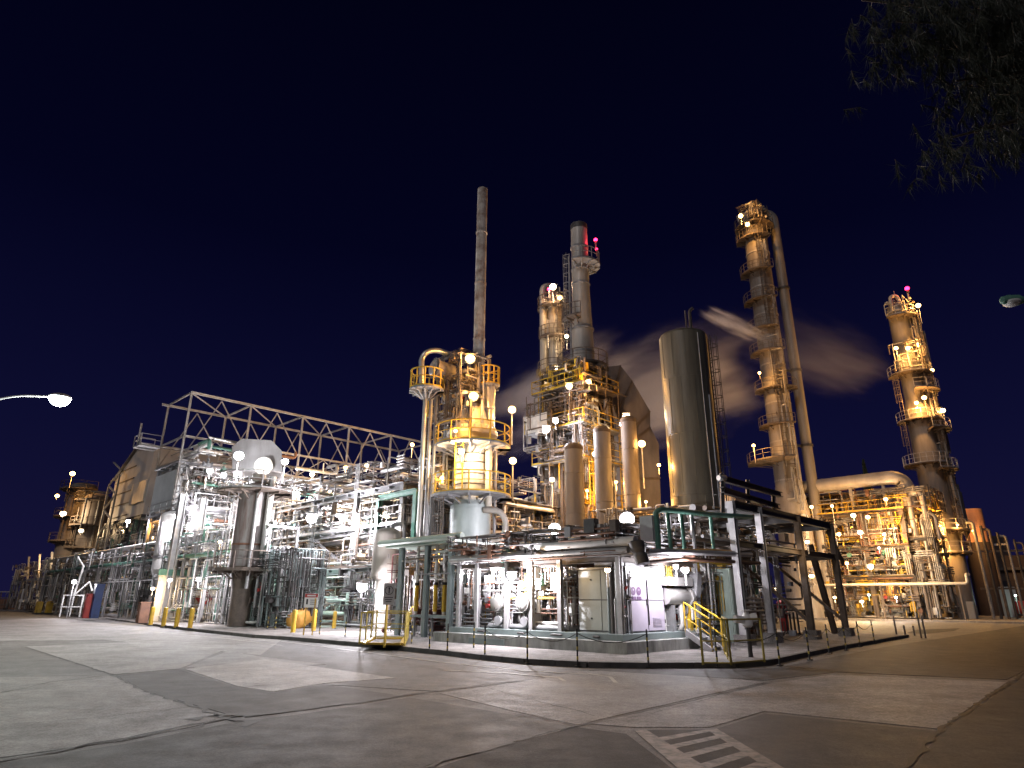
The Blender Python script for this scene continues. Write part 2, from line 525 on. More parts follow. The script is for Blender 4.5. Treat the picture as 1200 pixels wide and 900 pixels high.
def deck(u0, u1, v0, v1, z, parent, mt='steel', rails='galv', sides='uUvV'):
    b = MB().box(u0, u1, v0, v1, z - .06, z)
    k = max(2, int(abs(v1 - v0) / 1.5))
    for i in range(1, k):
        q = v0 + (v1 - v0) * i / k
        b.box(u0 + .05, u1 - .05, q - .05, q + .05, z - .22, z - .062)
    d = b.build('deck', mt, parent)
    if rails:
        e_ = .06
        S = {'u': ((u0 + e_, v0), (u0 + e_, v1)), 'U': ((u1 - e_, v0), (u1 - e_, v1)), 'v': ((u0, v0 + e_), (u1, v0 + e_)), 'V': ((u0, v1 - e_), (u1, v1 - e_))}
        for s in sides:
            (a, b_), (c, d_) = S[s]
            railing([W(a, b_, z), W(c, d_, z)], rails, d)
    return d
def frame(root, us, vs, zs, mc='steel', mb='steel', cw=.3, bw=.28, base=0.12, inner=True, brace=(), mbr=None):
    """columns, floor beams and a few diagonals; brace: (axis, fixed index, bay index, level index, 'X' or '/' or 'V')"""
    zt = zs[-1]
    for i, u in enumerate(us):
        for j, v in enumerate(vs):
            if inner or i in (0, len(us) - 1) or j in (0, len(vs) - 1):
                stick('column', W(u, v, base), W(u, v, zt + bw / 2), cw, cw, mc, root)
    for z in zs:
        for j, v in enumerate(vs):
            for a, b in zip(us[:-1], us[1:]):
                stick('beam', W(a + cw / 2, v, z), W(b - cw / 2, v, z), bw * .6, bw, mb, root)
        for i, u in enumerate(us):
            for a, b in zip(vs[:-1], vs[1:]):
                stick('beam', W(u, a + cw / 2, z), W(u, b - cw / 2, z), bw * .6, bw, mb, root)
    Z = [base] + list(zs)
    for ax, fi, bi, li, kind in brace:
        li = min(li, len(zs) - 1)
        def P(t, z):
            if ax == 'u': return W(us[bi] + (us[bi + 1] - us[bi]) * t, vs[fi], z)
            return W(us[fi], vs[bi] + (vs[bi + 1] - vs[bi]) * t, z)
        a, b = Z[li] + .15, Z[li + 1] - .1
        off = (V if ax == 'u' else U) * .06
        if kind in 'X/': stick('brace', P(.05, a) - off, P(.95, b) - off, .12, .12, mbr or mb, root)
        if kind in 'X\\': stick('brace', P(.95, a) + off, P(.05, b) + off, .12, .12, mbr or mb, root)
        if kind == 'V':
            stick('brace', P(.05, a), P(.5, b), .12, .12, mbr or mb, root)
            stick('brace', P(.95, a), P(.5, b), .12, .12, mbr or mb, root)
def clutter(root, u0, u1, v0, v1, z0, z1, n, rng, mats, rmin=.04, rmax=.14, vert=.45):
    for _ in range(n):
        r = rmin + (rmax - rmin) * rng.random() ** 2.2
        # bias towards the two faces that are seen
        if rng.random() < .6:
            if rng.random() < .5: p = [u0 + rng.random() * .8, rng.uniform(v0, v1), rng.uniform(z0, z1)]
            else: p = [rng.uniform(u0, u1), v0 + rng.random() * .8, rng.uniform(z0, z1)]
        else: p = [rng.uniform(u0, u1), rng.uniform(v0, v1), rng.uniform(z0, z1)]
        ax = 2 if rng.random() < vert else rng.choice((0, 1))
        pts = [tuple(p)]
        L = (u1 - u0, v1 - v0, z1 - z0); lo = (u0, v0, z0); hi = (u1, v1, z1)
        for k in range(rng.choice((1, 2, 3, 3))):
            d = rng.uniform(.25, .8) * min(L[ax], 7.0) * rng.choice((-1, 1))
            t = p[ax] + d
            if t < lo[ax] or t > hi[ax]: t = p[ax] - d
            t = max(lo[ax], min(hi[ax], t))
            if abs(t - p[ax]) < .5: break
            p[ax] = t
            pts.append(tuple(p))
            ax = rng.choice([a for a in (0, 1, 2) if a != ax])
        if len(pts) > 1:
            pipe([W(*q) for q in pts], r, rng.choice(mats), root)
VALVE = []
def valve(p, s, rng, parent):
    if not VALVE:
        b = MB()
        o = Vector((0, 0, 0))
        b.lathe(o - U * .35, [(.12, 0), (.22, 0), (.22, .06), (.12, .06), (.12, .2), (.2, .3), (.2, .4), (.12, .5), (.12, .64), (.22, .64), (.22, .7), (.12, .7)], 10, U)
        b.lathe(o, [(.1, .1), (.1, .35), (.16, .36), (.16, .42), (.03, .43), (.03, .8)], 8)
        b.lathe(o + ZZ * .72, [(.20, 0), (.26, 0), (.26, .05), (.20, .05), (.20, 0)], 12, caps=False)
        b.bar(o + ZZ * .745 - U * .22, o + ZZ * .745 + U * .22, .04)
        b.bar(o + ZZ * .745 - V * .22, o + ZZ * .745 + V * .22, .04)
        me = bpy.data.meshes.new('valve')
        me.from_pydata(b.v, [], b.f)
        me.polygons.foreach_set('use_smooth', b.sm)
        me.materials.append(M['steel'])
        VALVE.append(me)
    o = bpy.data.objects.new('valve', VALVE[0])
    o.material_slots[0].link = 'OBJECT'
    o.material_slots[0].material = M[rng.choice(('red', 'steel', 'galv', 'green', 'dark', 'maroon'))]
    o.rotation_euler = (0, rng.choice((0, 0, PI / 2)), rng.choice((0, PI / 2)))
    o.scale = (s, s, s)
    link(o, p, parent)
def lamp(px, py, Y, col, power, r, label, mount='wall', drop=2.0, group=None, cat='lamp'):
    c = at(px, py, Y)
    r *= .78
    t = thing('beacon_lamp' if col == 'red' else ('pole_lamp' if mount == 'pole' else 'floodlight'), c, label, cat, group)
    to = (EYE - c); to.z = 0; to.normalize()
    wall = mount == 'wall' and col != 'red'
    MB().sphere(c, r, 14, .70 if wall else .9).build('lens', LAMPM[col][0], t)
    if wall:
        sd = to.cross(ZZ)
        MB().frame(c + ZZ * r * .74 + to * r * .35, sd, (to - ZZ * .18).normalized(), (ZZ + to * .18).normalized(), 2.2 * r, 1.7 * r, .03).build('visor', 'dark', t)
    if col == 'red':
        MB().lathe(c - ZZ * (r + .25), [(r * .7, 0), (r * .7, .25)], 10).build('housing', 'dark', t)
        MB().bar(c - ZZ * (r + drop), c - ZZ * (r + .25), .06).build('bracket', 'steel', t)
    else:
        MB().lathe(c - to * (r * .25), [(r * 1.02, 0), (r * 1.15, .1), (r * .9, r + .12), (r * .4, r + .3)], 12, -to * 1.0 + ZZ * .25).build('housing', 'steel', t)
        if mount == 'pole':
            q = c - to * (r + .25)
            MB().tube([q - ZZ * drop, q - ZZ * .25, c - to * (r * .9)], .045, 8, .2).build('pole', 'galv', t)
        else:
            MB().tube([c - to * (r + .2), c - to * (r + .55), c - to * (r + .55) - ZZ * .5], .04, 6, .1).build('bracket', 'galv', t)
    ld = bpy.data.lights.new('bulb', 'POINT')
    ld.energy = power * LAMP_SCALE[col]
    ld.color = LAMPM[col][1]
    ld.shadow_soft_size = .12
    lo = bpy.data.objects.new('bulb', ld)
    link(lo, c + to * (r + .22) - ZZ * .12, t)
    return t
ORD = ['first', 'second', 'third', 'fourth', 'fifth', 'sixth', 'seventh', 'eighth', 'ninth', 'tenth', 'eleventh', 'twelfth', 'thirteenth', 'fourteenth', 'fifteenth', 'sixteenth', 'seventeenth', 'eighteenth', 'nineteenth', 'twentieth', 'twenty first', 'twenty second']

# ================================================================== SETTING: ground, road, apron
MB().add([(-900, -300, 0), (900, -300, 0), (900, 1500, 0), (-900, 1500, 0)], [(0, 1, 2, 3)]).build('ground', 'asphalt', kind='structure')
def flat(poly, z, mt, name, parent=None, **kw):
    P = [ground(*q) if len(q) == 2 else Vector(q) for q in poly]
    P = [Vector((p.x, p.y, z)) for p in P]
    a = sum(P[i].x * P[(i + 1) % len(P)].y - P[(i + 1) % len(P)].x * P[i].y for i in range(len(P)))
    if a < 0: P = P[::-1]
    n = len(P)
    return MB().add(P + [p - ZZ * .0035 for p in P], [tuple(range(n))] + [(i, n + i, n + (i + 1) % n, (i + 1) % n) for i in range(n)]).build(name, mt, parent, **kw)
road = MB().add([(-260, -30, .004), (260, -30, .004), (260, 330, .004), (-260, 330, .004)], [(0, 1, 2, 3)]).build('road', 'slab_mid', kind='structure')
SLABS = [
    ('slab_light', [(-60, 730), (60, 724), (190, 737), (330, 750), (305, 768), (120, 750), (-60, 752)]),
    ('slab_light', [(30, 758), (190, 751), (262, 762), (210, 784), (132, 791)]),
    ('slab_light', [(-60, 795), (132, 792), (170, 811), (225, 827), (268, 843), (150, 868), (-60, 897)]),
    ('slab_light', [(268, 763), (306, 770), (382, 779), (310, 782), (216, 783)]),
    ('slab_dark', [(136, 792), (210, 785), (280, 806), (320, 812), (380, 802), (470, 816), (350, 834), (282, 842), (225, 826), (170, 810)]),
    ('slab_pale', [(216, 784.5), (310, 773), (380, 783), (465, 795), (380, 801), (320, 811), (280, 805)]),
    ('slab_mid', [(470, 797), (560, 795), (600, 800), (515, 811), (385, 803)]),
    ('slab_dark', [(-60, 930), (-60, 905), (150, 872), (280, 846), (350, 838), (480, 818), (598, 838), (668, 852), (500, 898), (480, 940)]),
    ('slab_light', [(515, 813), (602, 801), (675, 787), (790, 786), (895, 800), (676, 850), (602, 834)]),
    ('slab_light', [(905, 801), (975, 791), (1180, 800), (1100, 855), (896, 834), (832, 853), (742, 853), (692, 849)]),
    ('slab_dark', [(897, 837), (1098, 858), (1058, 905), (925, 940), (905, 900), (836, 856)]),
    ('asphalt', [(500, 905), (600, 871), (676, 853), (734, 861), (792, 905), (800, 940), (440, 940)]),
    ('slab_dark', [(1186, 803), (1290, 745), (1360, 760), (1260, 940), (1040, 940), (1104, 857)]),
    ('asphalt', [(1062, 742), (1075, 738), (1125, 736.5), (1118, 739.5), (1085, 743)]),  # shade at the side road mouth, put in as a dark patch
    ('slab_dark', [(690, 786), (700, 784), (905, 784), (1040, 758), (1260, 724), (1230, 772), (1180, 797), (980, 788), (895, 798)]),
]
for i, (mt, pl) in enumerate(SLABS):
    flat(pl, .0085 + .0002 * i, mt, 'slab_or_shade', road)
for i, pl in enumerate([[(744, 858), (757, 856), (835, 905), (850, 925), (822, 925), (798, 905)], [(828, 856), (840, 855), (925, 905), (960, 925), (935, 925), (905, 905)]]):
    flat(pl, .0135, 'tanpaint', 'road_marking', road)
flat([(757, 856.5), (827, 856), (905, 905), (930, 925), (850, 925), (835, 905)], .0125, 'asphalt', 'road_marking_bed', road)
L0, L1 = ground(757, 856), ground(835, 905)
R0, R1 = ground(828, 856), ground(905, 905)
for a, b in ((-.02, .07), (.18, .26), (.38, .47), (.60, .70), (.82, .93)):
    sh_ = .26
    flat([tuple(L0.lerp(L1, max(0, a + sh_))), tuple(R0.lerp(R1, max(0, a))), tuple(R0.lerp(R1, b)), tuple(L0.lerp(L1, b + sh_))], .0135, 'tanpaint', 'road_marking', road)
def ribbon(pix, w, z, mt, name, jit=0.0, rng=random.Random(3), sub=1, parent=road):
    P = [ground(*q) for q in pix]
    Q = []
    for a, b in zip(P[:-1], P[1:]):
        k = max(1, int((b - a).length / sub)) if jit else 1
        Q += [a.lerp(b, i / k) for i in range(k)]
    Q.append(P[-1])
    A = []; B = []
    for i, p in enumerate(Q):
        d = (Q[min(i + 1, len(Q) - 1)] - Q[max(0, i - 1)]).normalized()
        nrm = Vector((-d.y, d.x, 0))
        p = p + nrm * rng.uniform(-jit, jit)
        ww = w * (rng.uniform(.15, 1.0) if jit else 1)
        A.append(Vector((p.x, p.y, z)) + nrm * ww / 2); B.append(Vector((p.x, p.y, z)) - nrm * ww / 2)
    n = len(A)
    return MB().add(A + B, [(i, n + i, n + i + 1, i + 1) for i in range(n - 1)]).build(name, mt, parent)
for pix, w, j in [([(-40, 900), (60, 882), (150, 866), (226, 850), (282, 841), (350, 833), (420, 824), (480, 815), (560, 804), (640, 795)], .12, .05),
                  ([(132, 792), (170, 811), (205, 813), (270, 806), (330, 803)], .09, .05), ([(170, 811), (226, 828), (262, 842)], .16, .08),
                  ([(-40, 822), (60, 800), (132, 791), (215, 785)], .05, .04), ([(30, 759), (80, 775), (132, 791)], .05, .03),
                  ([(595, 836), (640, 844), (676, 851)], .05, .02), ([(600, 871), (676, 851), (800, 825), (905, 799)], .06, .03), ([(500, 900), (600, 871)], .10, .04),
                  ([(1060, 905), (1100, 857), (1180, 803), (1230, 772)], .12, .05), ([(60, 880), (160, 866), (260, 845)], .05, .12), ([(230, 845), (262, 838), (300, 846), (276, 852)], .30, .15),
                  ([(560, 804), (600, 815), (700, 840)], .03, .05), ([(330, 750), (420, 770), (520, 785)], .03, .02), ([(0, 850), (110, 842), (220, 830)], .03, .08),
                  ([(470, 797), (600, 800), (690, 786)], .03, .02), ([(690, 850), (760, 838), (905, 800)], .02, .02)]:
    ribbon(pix, w, .0145, 'tar', 'road_crack', j, sub=.22)
for pix in ([(330, 752), (430, 765), (520, 777), (610, 786), (690, 791)], [(520, 786), (590, 789), (655, 795), (662, 799)], [(690, 790), (715, 794), (722, 801)], [(180, 741), (260, 748), (330, 757)]):
    ribbon(pix, .09, .0150, 'roadpaint', 'road_marking')

# plant apron behind its kerb
KP = [(-60, 712), (42, 717.5), (95, 722), (176, 733), (222, 739), (300, 747.5), (340, 750), (430, 758), (523, 767.5), (568, 773), (618, 778), (690, 782), (760, 783), (860, 782.5), (900, 779), (935, 771), (980, 761.5), (1020, 754.5), (1062, 747)]
KW = [ground(*q) for q in KP]
KERBZ = .125
far = [W(24, 12, 0), W(36, 40, 0), W(60, 160, 0), W(-2, 160, 0)]
poly = KW + far
nn = len(poly)
MB().add([p + ZZ * KERBZ for p in poly] + [p - ZZ * .02 for p in poly], [tuple(range(nn))] + [(i, nn + i, nn + (i + 1) % nn, (i + 1) % nn) for i in range(nn)]).build('pavement', 'apron', kind='structure')
kb = MB().add([W(-.1, 0, -.03), W(.1, 0, -.03), W(0, .1, -.03)], [(0, 1, 2)]).build('kerb', 'kerb', kind='structure')
for a, b in zip(KW[3:-1], KW[4:]):
    L = (b - a).length
    k = max(1, round(L / 1.1))
    d = (b - a).normalized(); nrm = Vector((d.y, -d.x, 0))
    for i in range(k):
        p = a.lerp(b, i / k) + d * .01; q = a.lerp(b, (i + 1) / k) - d * .01
        MB().frame((p + q) / 2 + nrm * .07 + ZZ * .068, d, nrm, ZZ, (q - p).length, .15, .150).build('kerb_stone', 'kerb', kb)
# pavement of the unit across the side road
q = [W(57, -8, 0), W(57, 26, 0), W(90, 40, 0), W(100, -8, 0)]
MB().add([p + ZZ * .16 for p in q] + q, [(3, 2, 1, 0), (0, 1, 5, 4), (1, 2, 6, 5), (2, 3, 7, 6), (3, 0, 4, 7)]).build('pavement', 'apron', kind='structure')
# joints in the apron
for k in range(7):
    pass

# ================================================================== CORNER SKID: plinth, shelter, skid frame
pl = thing('concrete_plinth', W(3, 4.3, .13), 'stained grey concrete plinth stepping up under the analyser shelter at the road corner', 'plinth')
MB().box(-.32, 6.4, -.32, 9.1, .12, .47).build('lower_step', 'concrete', pl)
MB().box(.12, 5.95, .12, 8.75, .47, .66).build('upper_step', 'teal', pl)
for v0, L in ((1.0, .25), (2.6, .5), (4.4, .3), (6.5, .35)):
    MB().lathe(W(.06, v0, .57), [(.04, 0), (.04, L)], 8, V).build('pipe_stub', 'dark', pl)
MB().box(-.36, -.32, 5.0, 6.9, .14, .34).build('patch', 'teal', pl)
sh = thing('analyser_shelter', W(2.4, 1.5, .66), 'pale panelled equipment shelter with lilac doors on the plinth corner', 'shelter')
MB().box(1.16, 3.5, .62, 2.7, .66, 2.76).build('wall', 'steel', sh)
MB().box(3.56, 3.95, .75, 2.6, .66, 2.95).build('added_end_panel', 'white', sh)  # white panel added to catch the lamp light right of the doors
MB().box(1.10, 3.56, .57, 2.76, 2.76, 2.82).build('roof', 'galv', sh)
for a in (0, 1):
    for b in (0, 1):
        MB().box(1.125, 1.16,   .66 + a * 1.02, 1.64 + a * 1.02, .72 + b * 1.02, 1.70 + b * 1.02).build('panel', 'palesheet', sh)
        MB().box(1.30 + a * 1.08, 2.34 + a * 1.08, .585, .62, .72 + b * 1.02, 1.70 + b * 1.02 - (.0 if b == 0 else .12)).build('door_panel', 'lilac', sh)
for (vv, zz) in ((1.15, 1.1), (2.1, 1.1), (1.15, 2.4), (2.1, 2.4)):
    MB().lathe(W(1.125, vv, zz), [(.03, 0), (.03, .04)], 8, -U).build('bolt', 'dark', sh)
for a in (0, 1):     # two round safety pictograms with a caption bar each
    c = W(1.52 + a * .34, .582, 2.02)
    MB().lathe(c, [(.145, 0), (.145, .006)], 20, -V).build('pictogram', 'purple', sh)
    MB().lathe(c + ZZ * .035 - V * .007, [(.026, 0), (.026, .004)], 12, -V).build('pictogram_head', 'lilac', sh)
    MB().frame(c - ZZ * .24 - V * .003, U, V, ZZ, .27, .006, .11).build('caption_bar', 'purple', sh)
    for k in range(4):
        MB().frame(c - ZZ * (.225 + .035 * (k % 2)) - V * .008 + U * (-.07 + .12 * (k // 2)), U, V, ZZ, .06, .003, .007).build('caption_line', 'lilac', sh)
MB().tube([W(2.38, .56, .9), W(2.36, .55, 1.5), W(2.37, .56, 2.4)], .02, 6).build('door_rod', 'dark', sh)
MB().box(1.5, 2.9, 1.0, 2.2, 2.82, 3.15).build('roof_box', 'steel', sh)
rng = random.Random(11)
for z in (.95, 1.6, 2.3):
    for u_ in (1.29, 3.44): MB().lathe(W(u_, .575, z), [(.018, 0), (.018, .12)], 8).build('hinge', 'dark', sh)
MB().box(2.30, 2.36, .55, .585, 1.55, 1.75).build('handle', 'dark', sh)
for k in range(6): MB().box(2.65, 3.2, .565, .585, .85 + k * .05, .875 + k * .05).build('louvre', 'lilac', sh)
MB().box(2.6, 3.1, .575, .585, 2.15, 2.4).build('notice', 'sign', sh)
for k in range(3): MB().box(2.65, 3.05 - .1 * k, .572, .575, 2.34 - .07 * k, 2.36 - .07 * k).build('notice_line', 'black', sh)
# bundle of thin pipes on the corner of the shelter
bu = thing('pipe_bundle', W(.7, .6, .66), 'bundle of thin dark pipes standing at the front corner of the shelter', 'pipes')
for i in range(15):
    u_, v_ = .62 + rng.random() * .55, .28 + rng.random() * .75
    pipe([W(u_, v_, .66), W(u_, v_, 2.6 + rng.random() * .5)] if rng.random() < .6 else [W(u_, v_, .66), W(u_, v_, 1.5 + rng.random()), W(u_ + .12, v_, 1.7 + rng.random()), W(u_ + .12, v_, 3.1)], .018 + .03 * rng.random(), rng.choice(('dark', 'steel', 'teal', 'galv', 'dark')), bu)
for i in range(5):
    valve(W(.62 + .1 * i, .35 + .1 * (i % 2), 1.2 + .3 * i), .22, rng, bu)
sk = thing('skid_frame', W(3, 4, .66), 'pale grey steel pipe frame standing on the concrete plinth', 'frame')
SV = [.45, 3.05, 4.45, 5.75, 7.45, 8.55]
for v in SV:
    stick('column', W(.55, v, .66), W(.55, v, 3.9 if v > 7 else 3.1), .17, .17, 'galv', sk)
for v in (.45, 3.05, 5.75, 8.55):
    stick('column', W(5.6, v, .66), W(5.6, v, 3.1), .17, .17, 'galv', sk)
for a, b in zip(SV[:-1], SV[1:]):
    stick('beam', W(.55, a + .09, 3.02), W(.55, b - .09, 3.02), .12, .17, 'brown', sk)
for v in (.45, 3.05, 5.75, 8.55):
    stick('beam', W(.64, v, 3.02), W(5.5, v, 3.02), .12, .17, 'brown', sk)
for i, (u_, r, mt, z) in enumerate([(.2, .10, 'galv', 3.28), (.55, .16, 'clad', 3.34), (.95, .09, 'rustpipe', 3.26), (1.3, .12, 'galv', 3.30), (1.75, .07, 'steel', 3.24), (2.2, .13, 'white', 3.30), (2.8, .08, 'galv', 3.26), (3.4, .15, 'galv', 3.34), (4.1, .09, 'rustpipe', 3.26)]):
    pipe([W(u_, -.2 - .15 * (i % 3), z), W(u_, 8.8 + .3 * (i % 2), z)], r, mt, sk)
for i in range(9):
    z = 3.1 + .13 * (i % 2) + .46
    v_ = .35 + i * .95
    pipe([W(.1, v_, z), W(5.5, v_, z)], .04 + .03 * (i % 3), ('galv', 'steel', 'rustpipe')[i % 3], sk)
fine(sk, .75, 4.5, 2.9, 8.5, .7, 2.95, 341, rng, ['white', 'galv', 'clad', 'steel', 'rustpipe'], .035)
fine(sk, .1, 5.6, .2, 9, 3.15, 4.2, 231, rng, ['brown', 'galv', 'steel', 'rustpipe', 'dark'], .045, .2, .3)
clutter(sk, .7, 5.4, 2.9, 8.5, .75, 2.9, 70, rng, ['galv', 'white', 'clad', 'steel', 'rustpipe', 'white', 'yellow'], .025, .10)
clutter(sk, .3, 5.4, .4, 8.5, 3.2, 4.3, 26, rng, ['galv', 'steel', 'rustpipe', 'clad', 'brown'], .03, .09, .3)
for i in range(26):
    valve(W(rng.uniform(.65, 2.4), rng.uniform(3.1, 8.4), rng.uniform(.9, 2.6)), rng.uniform(.3, .6), rng, sk)
for v in (3.8, 5.3, 6.4):
    MB().box(.62, .66, v - .4, v + .4, 1.75, 1.82).build('tie_bar', 'yellow', sk)
# two green-topped filter vessels with side manways
for v, lab in ((4.75, 'right of the two white green topped filter vessels standing on the plinth'), (6.15, 'left of the two white green topped filter vessels standing on the plinth')):
    t = thing('filter_vessel', W(1.05, v, .66), lab, 'vessel', 'filter vessels on the plinth')
    MB().lathe(W(1.05, v, .66), [(.30, 0), (.30, 2.25)], 20).build('shell', 'white', t)
    MB().lathe(W(1.05, v, 2.91), [(.32, 0), (.32, .62)] + dome(.32, .14, .62), 20).build('head', 'green', t)
    h = MB().lathe(W(.80, v + .05, 1.62), [(.27, 0), (.27, .32), (.33, .32), (.33, .42)] + dome(.28, .08, .42), 18, -U).build('manway', 'clad', t)
    MB().bar(W(.33, v + .05, 1.36), W(.33, v + .05, 1.88), .03).build('davit', 'dark', h)
    MB().lathe(W(.80, v, .95), [(.12, 0), (.12, .3), (.18, .3), (.18, .38)], 14, -U).build('nozzle', 'steel', t)
# right face of the plinth: pump with big horizontal exchanger, stairs
ex = thing('heat_exchanger', W(4.6, 1.2, 2.0), 'grey horizontal heat exchanger with square flanged end beside the plinth stairs', 'exchanger')
c = at(793, 699, 25.2)
MB().lathe(c - U * .9, [(.30, 0), (.30, 1.5)] + [(.38, 1.5), (.38, 1.62), (.30, 1.62), (.30, 1.9)] + dome(.30, .12, 1.9), 20, U).build('shell', 'clad', ex)
MB().frame(c - U * .2 + ZZ * .52, U, V, ZZ, 1.7, .7, .3).build('channel_box', 'clad', ex)
MB().frame(c + U * 1.02 + ZZ * .40, (U * .9 + ZZ * -.25).normalized(), V, (ZZ * .9 + U * .25).normalized(), .30, .8, .85).build('end_box', 'steel', ex)
for k in (-.5, .7):
    MB().bar(c + U * k - ZZ * .3, c + U * k - ZZ * 1.65, .16, .3).build('saddle', 'yellow' if k > 0 else 'steel', ex)
st = thing('access_stairs', W(3.6, -.4, .13), 'short yellow railed steps leading up to the shelter door', 'stairs')
A0, A1 = W(3.85, -.2, .66), W(3.2, -1.5, .13)
for s in (-.38, .38):
    A_, B_ = A0 + U * s, A1 + U * s
    MB().bar(A_, B_, .05, .2).build('stringer', 'galv', st)
    MB().bar(A_ + ZZ * 1.0, B_ + ZZ * 1.0, .04).bar(A_ + ZZ * .5, B_ + ZZ * .5, .03).bar(A_, A_ + ZZ * 1.0, .04).bar(B_, B_ + ZZ * 1.0, .04).build('railing', 'yellow', st)
for i in range(4):
    p = A0.lerp(A1, (i + .5) / 4.3)
    MB().frame(p + ZZ * .02, U, V, ZZ, .72, .24, .035).build('tread', 'galv', st)
rng = random.Random(5)
pp = thing('pump_pipework', W(5.5, 2, .66), 'bright white valves and pipes crowded behind the exchanger on the plinth', 'pipes')
fine(pp, 3.8, 9.5, .6, 4.5, .3, 3.2, 286, rng, ['white', 'galv', 'clad', 'steel', 'yellow'], .035)
clutter(pp, 3.9, 5.9, .5, 4.5, .7, 3.0, 46, rng, ['white', 'galv', 'clad', 'white', 'steel', 'yellow'], .03, .10)
clutter(pp, 6.4, 9.2, 1.2, 3.6, .2, 3.2, 44, rng, ['white', 'galv', 'clad', 'steel', 'palegreen'], .03, .10)
for i in range(22):
    valve(W(rng.uniform(3.9, 9), rng.uniform(.6, 2.5), rng.uniform(.8, 2.4)), rng.uniform(.3, .6), rng, pp)
pc = thing('panel_cabinet', W(8.6, 1.0, .13), 'tall pale green cabinet standing left of the dark rack', 'cabinet')
MB().box(8.2, 8.9, .3, 1.1, .13, 3.0).build('body', 'palegreen', pc)
for k in range(3):
    MB().box(8.17, 8.2, .36, 1.04, .25 + k * .92, 1.1 + k * .92).build('door', 'palegreen', pc)
    MB().box(8.25, 8.85, .275, .3, .25 + k * .92, 1.1 + k * .92).build('door', 'palegreen', pc)
# header pipes over the shelter, white lagged pipe ending at the dark elbow
hp = thing('header_pipe', W(1, 3, 4.0), 'fat white lagged header pipe lying above the shelter', 'pipe')
pipe([at(612, 640, 25.4), at(640, 640, 24.2), at(745, 634, 21.6)], .17, 'white', hp, bend=.1)
MB().lathe(at(745, 634, 21.6), [(.2, 0), (.27, .05), (.27, .25), (.2, .4), (.24, .5), (.24, .75)], 16, (at(752, 648, 21.6) - at(745, 626, 21.6))).build('elbow', 'dark', hp)
pipe([at(632, 652, 24.6), at(700, 650, 22.9), at(742, 648, 21.8), at(775, 646, 22.4), at(880, 650, 27)], .10, 'galv', hp)
pipe([at(750, 660, 21.9), at(800, 655, 23.4), at(890, 660, 27.6)], .07, 'rustpipe', hp)
MB().frame(at(762, 620, 22.6), U, V, ZZ, .5, .5, .85).build('junction_box', 'white', hp)
# green handrail-like pipes above the shelter
gp = thing('vent_piping', W(3, 1, 3.6), 'dark green bent vent pipes rising above the shelter like a goalpost', 'pipes')
y0 = 22.4
pipe([at(772, 645, y0), at(768, 600, y0), at(775, 597, y0), at(835, 603, y0 + 2.6), at(880, 606, y0 + 4.6)], .10, 'green', gp)
for px, dy in ((784, .5), (800, 1.3), (812, 1.8), (834, 2.8)):
    pipe([at(px - 2, 600, y0 + dy), at(px + 3, 650, y0 + dy)], .07, 'green' if px != 812 else 'galv', gp)
pipe([at(770, 645, y0), at(835, 645, y0 + 2.6), at(862, 647, y0 + 4)], .06, 'orange', gp)

# ================================================================== LEFT PIPE RACK beside the skid
rk = thing('pipe_rack', W(1.5, 12, .13), 'low pipe rack with flat grey roof edge between the skid and the yellow railing', 'rack')
for u_, v_ in ((1.2, 13.6), (1.2, 11.6), (3.6, 13.6), (3.6, 11.6), (1.2, 9.9)):
    stick('column', W(u_, v_, .13), W(u_, v_, 4.1), .22, .22, 'teal', rk)
MB().box(.9, 4.0, 9.4, 14.6, 4.12, 4.26).build('roof_slab', 'palegreen', rk)
pipe([W(.75, 8.7, 4.35), W(.75, 14.9, 4.35)], .14, 'palegreen', rk)
for i, v_ in enumerate((10.3, 10.9, 11.3, 12.1, 12.7)):
    pipe([W(1.5 + .2 * (i % 2), v_, 1.1), W(1.5 + .2 * (i % 2), v_, 4.1)], .08, 'white', rk)
    MB().lathe(W(1.5 + .2 * (i % 2), v_, 1.2), [(.10, 0), (.10, 1.15)], 10).build('yellow_sleeve', 'yellow', rk)
    MB().lathe(W(1.5 + .2 * (i % 2), v_, 2.35), [(.12, 0), (.12, .12)], 10).build('black_band', 'black', rk)
MB().box(1.3, 2.2, 10.0, 12.9, .95, 1.05).build('bench_top', 'teal', rk)
for v_ in (10.2, 11.4, 12.7):
    MB().box(1.4, 1.5, v_ - .05, v_ + .05, .13, .95).build('bench_leg', 'galv', rk)
rng = random.Random(21)
fine(rk, 2.4, 7.0, 9.0, 16.5, .2, 4.0, 286, rng, ['brown', 'steel', 'dark', 'galv', 'maroon'], .045)
clutter(rk, 1.0, 4.0, 9.3, 14.3, 2.6, 4.0, 26, rng, ['galv', 'steel', 'white', 'brown'], .03, .09, .2)
clutter(rk, 3.2, 6.0, 9.3, 14.3, .3, 4.0, 36, rng, ['brown', 'steel', 'galv', 'dark'], .03, .12)
mb_ = thing('pump_motor', W(3.2, 14.2, .13), 'dark maroon pump motor under the low pipe rack', 'pump')
MB().lathe(W(3.2, 13.4, 1.0), dome(.45, .15, 0, top=False) + [(.45, 1.3), (.3, 1.35), (.3, 1.7)], 16, V).build('motor', 'maroon', mb_)
MB().box(2.8, 3.6, 13.2, 15.2, .13, .5).build('base_plate', 'dark', mb_)
MB().lathe(W(3.2, 14.5, 1.0), [(.42, 0), (.48, .1), (.48, .4), (.3, .5)], 16, V).build('casing', 'yellow', mb_)

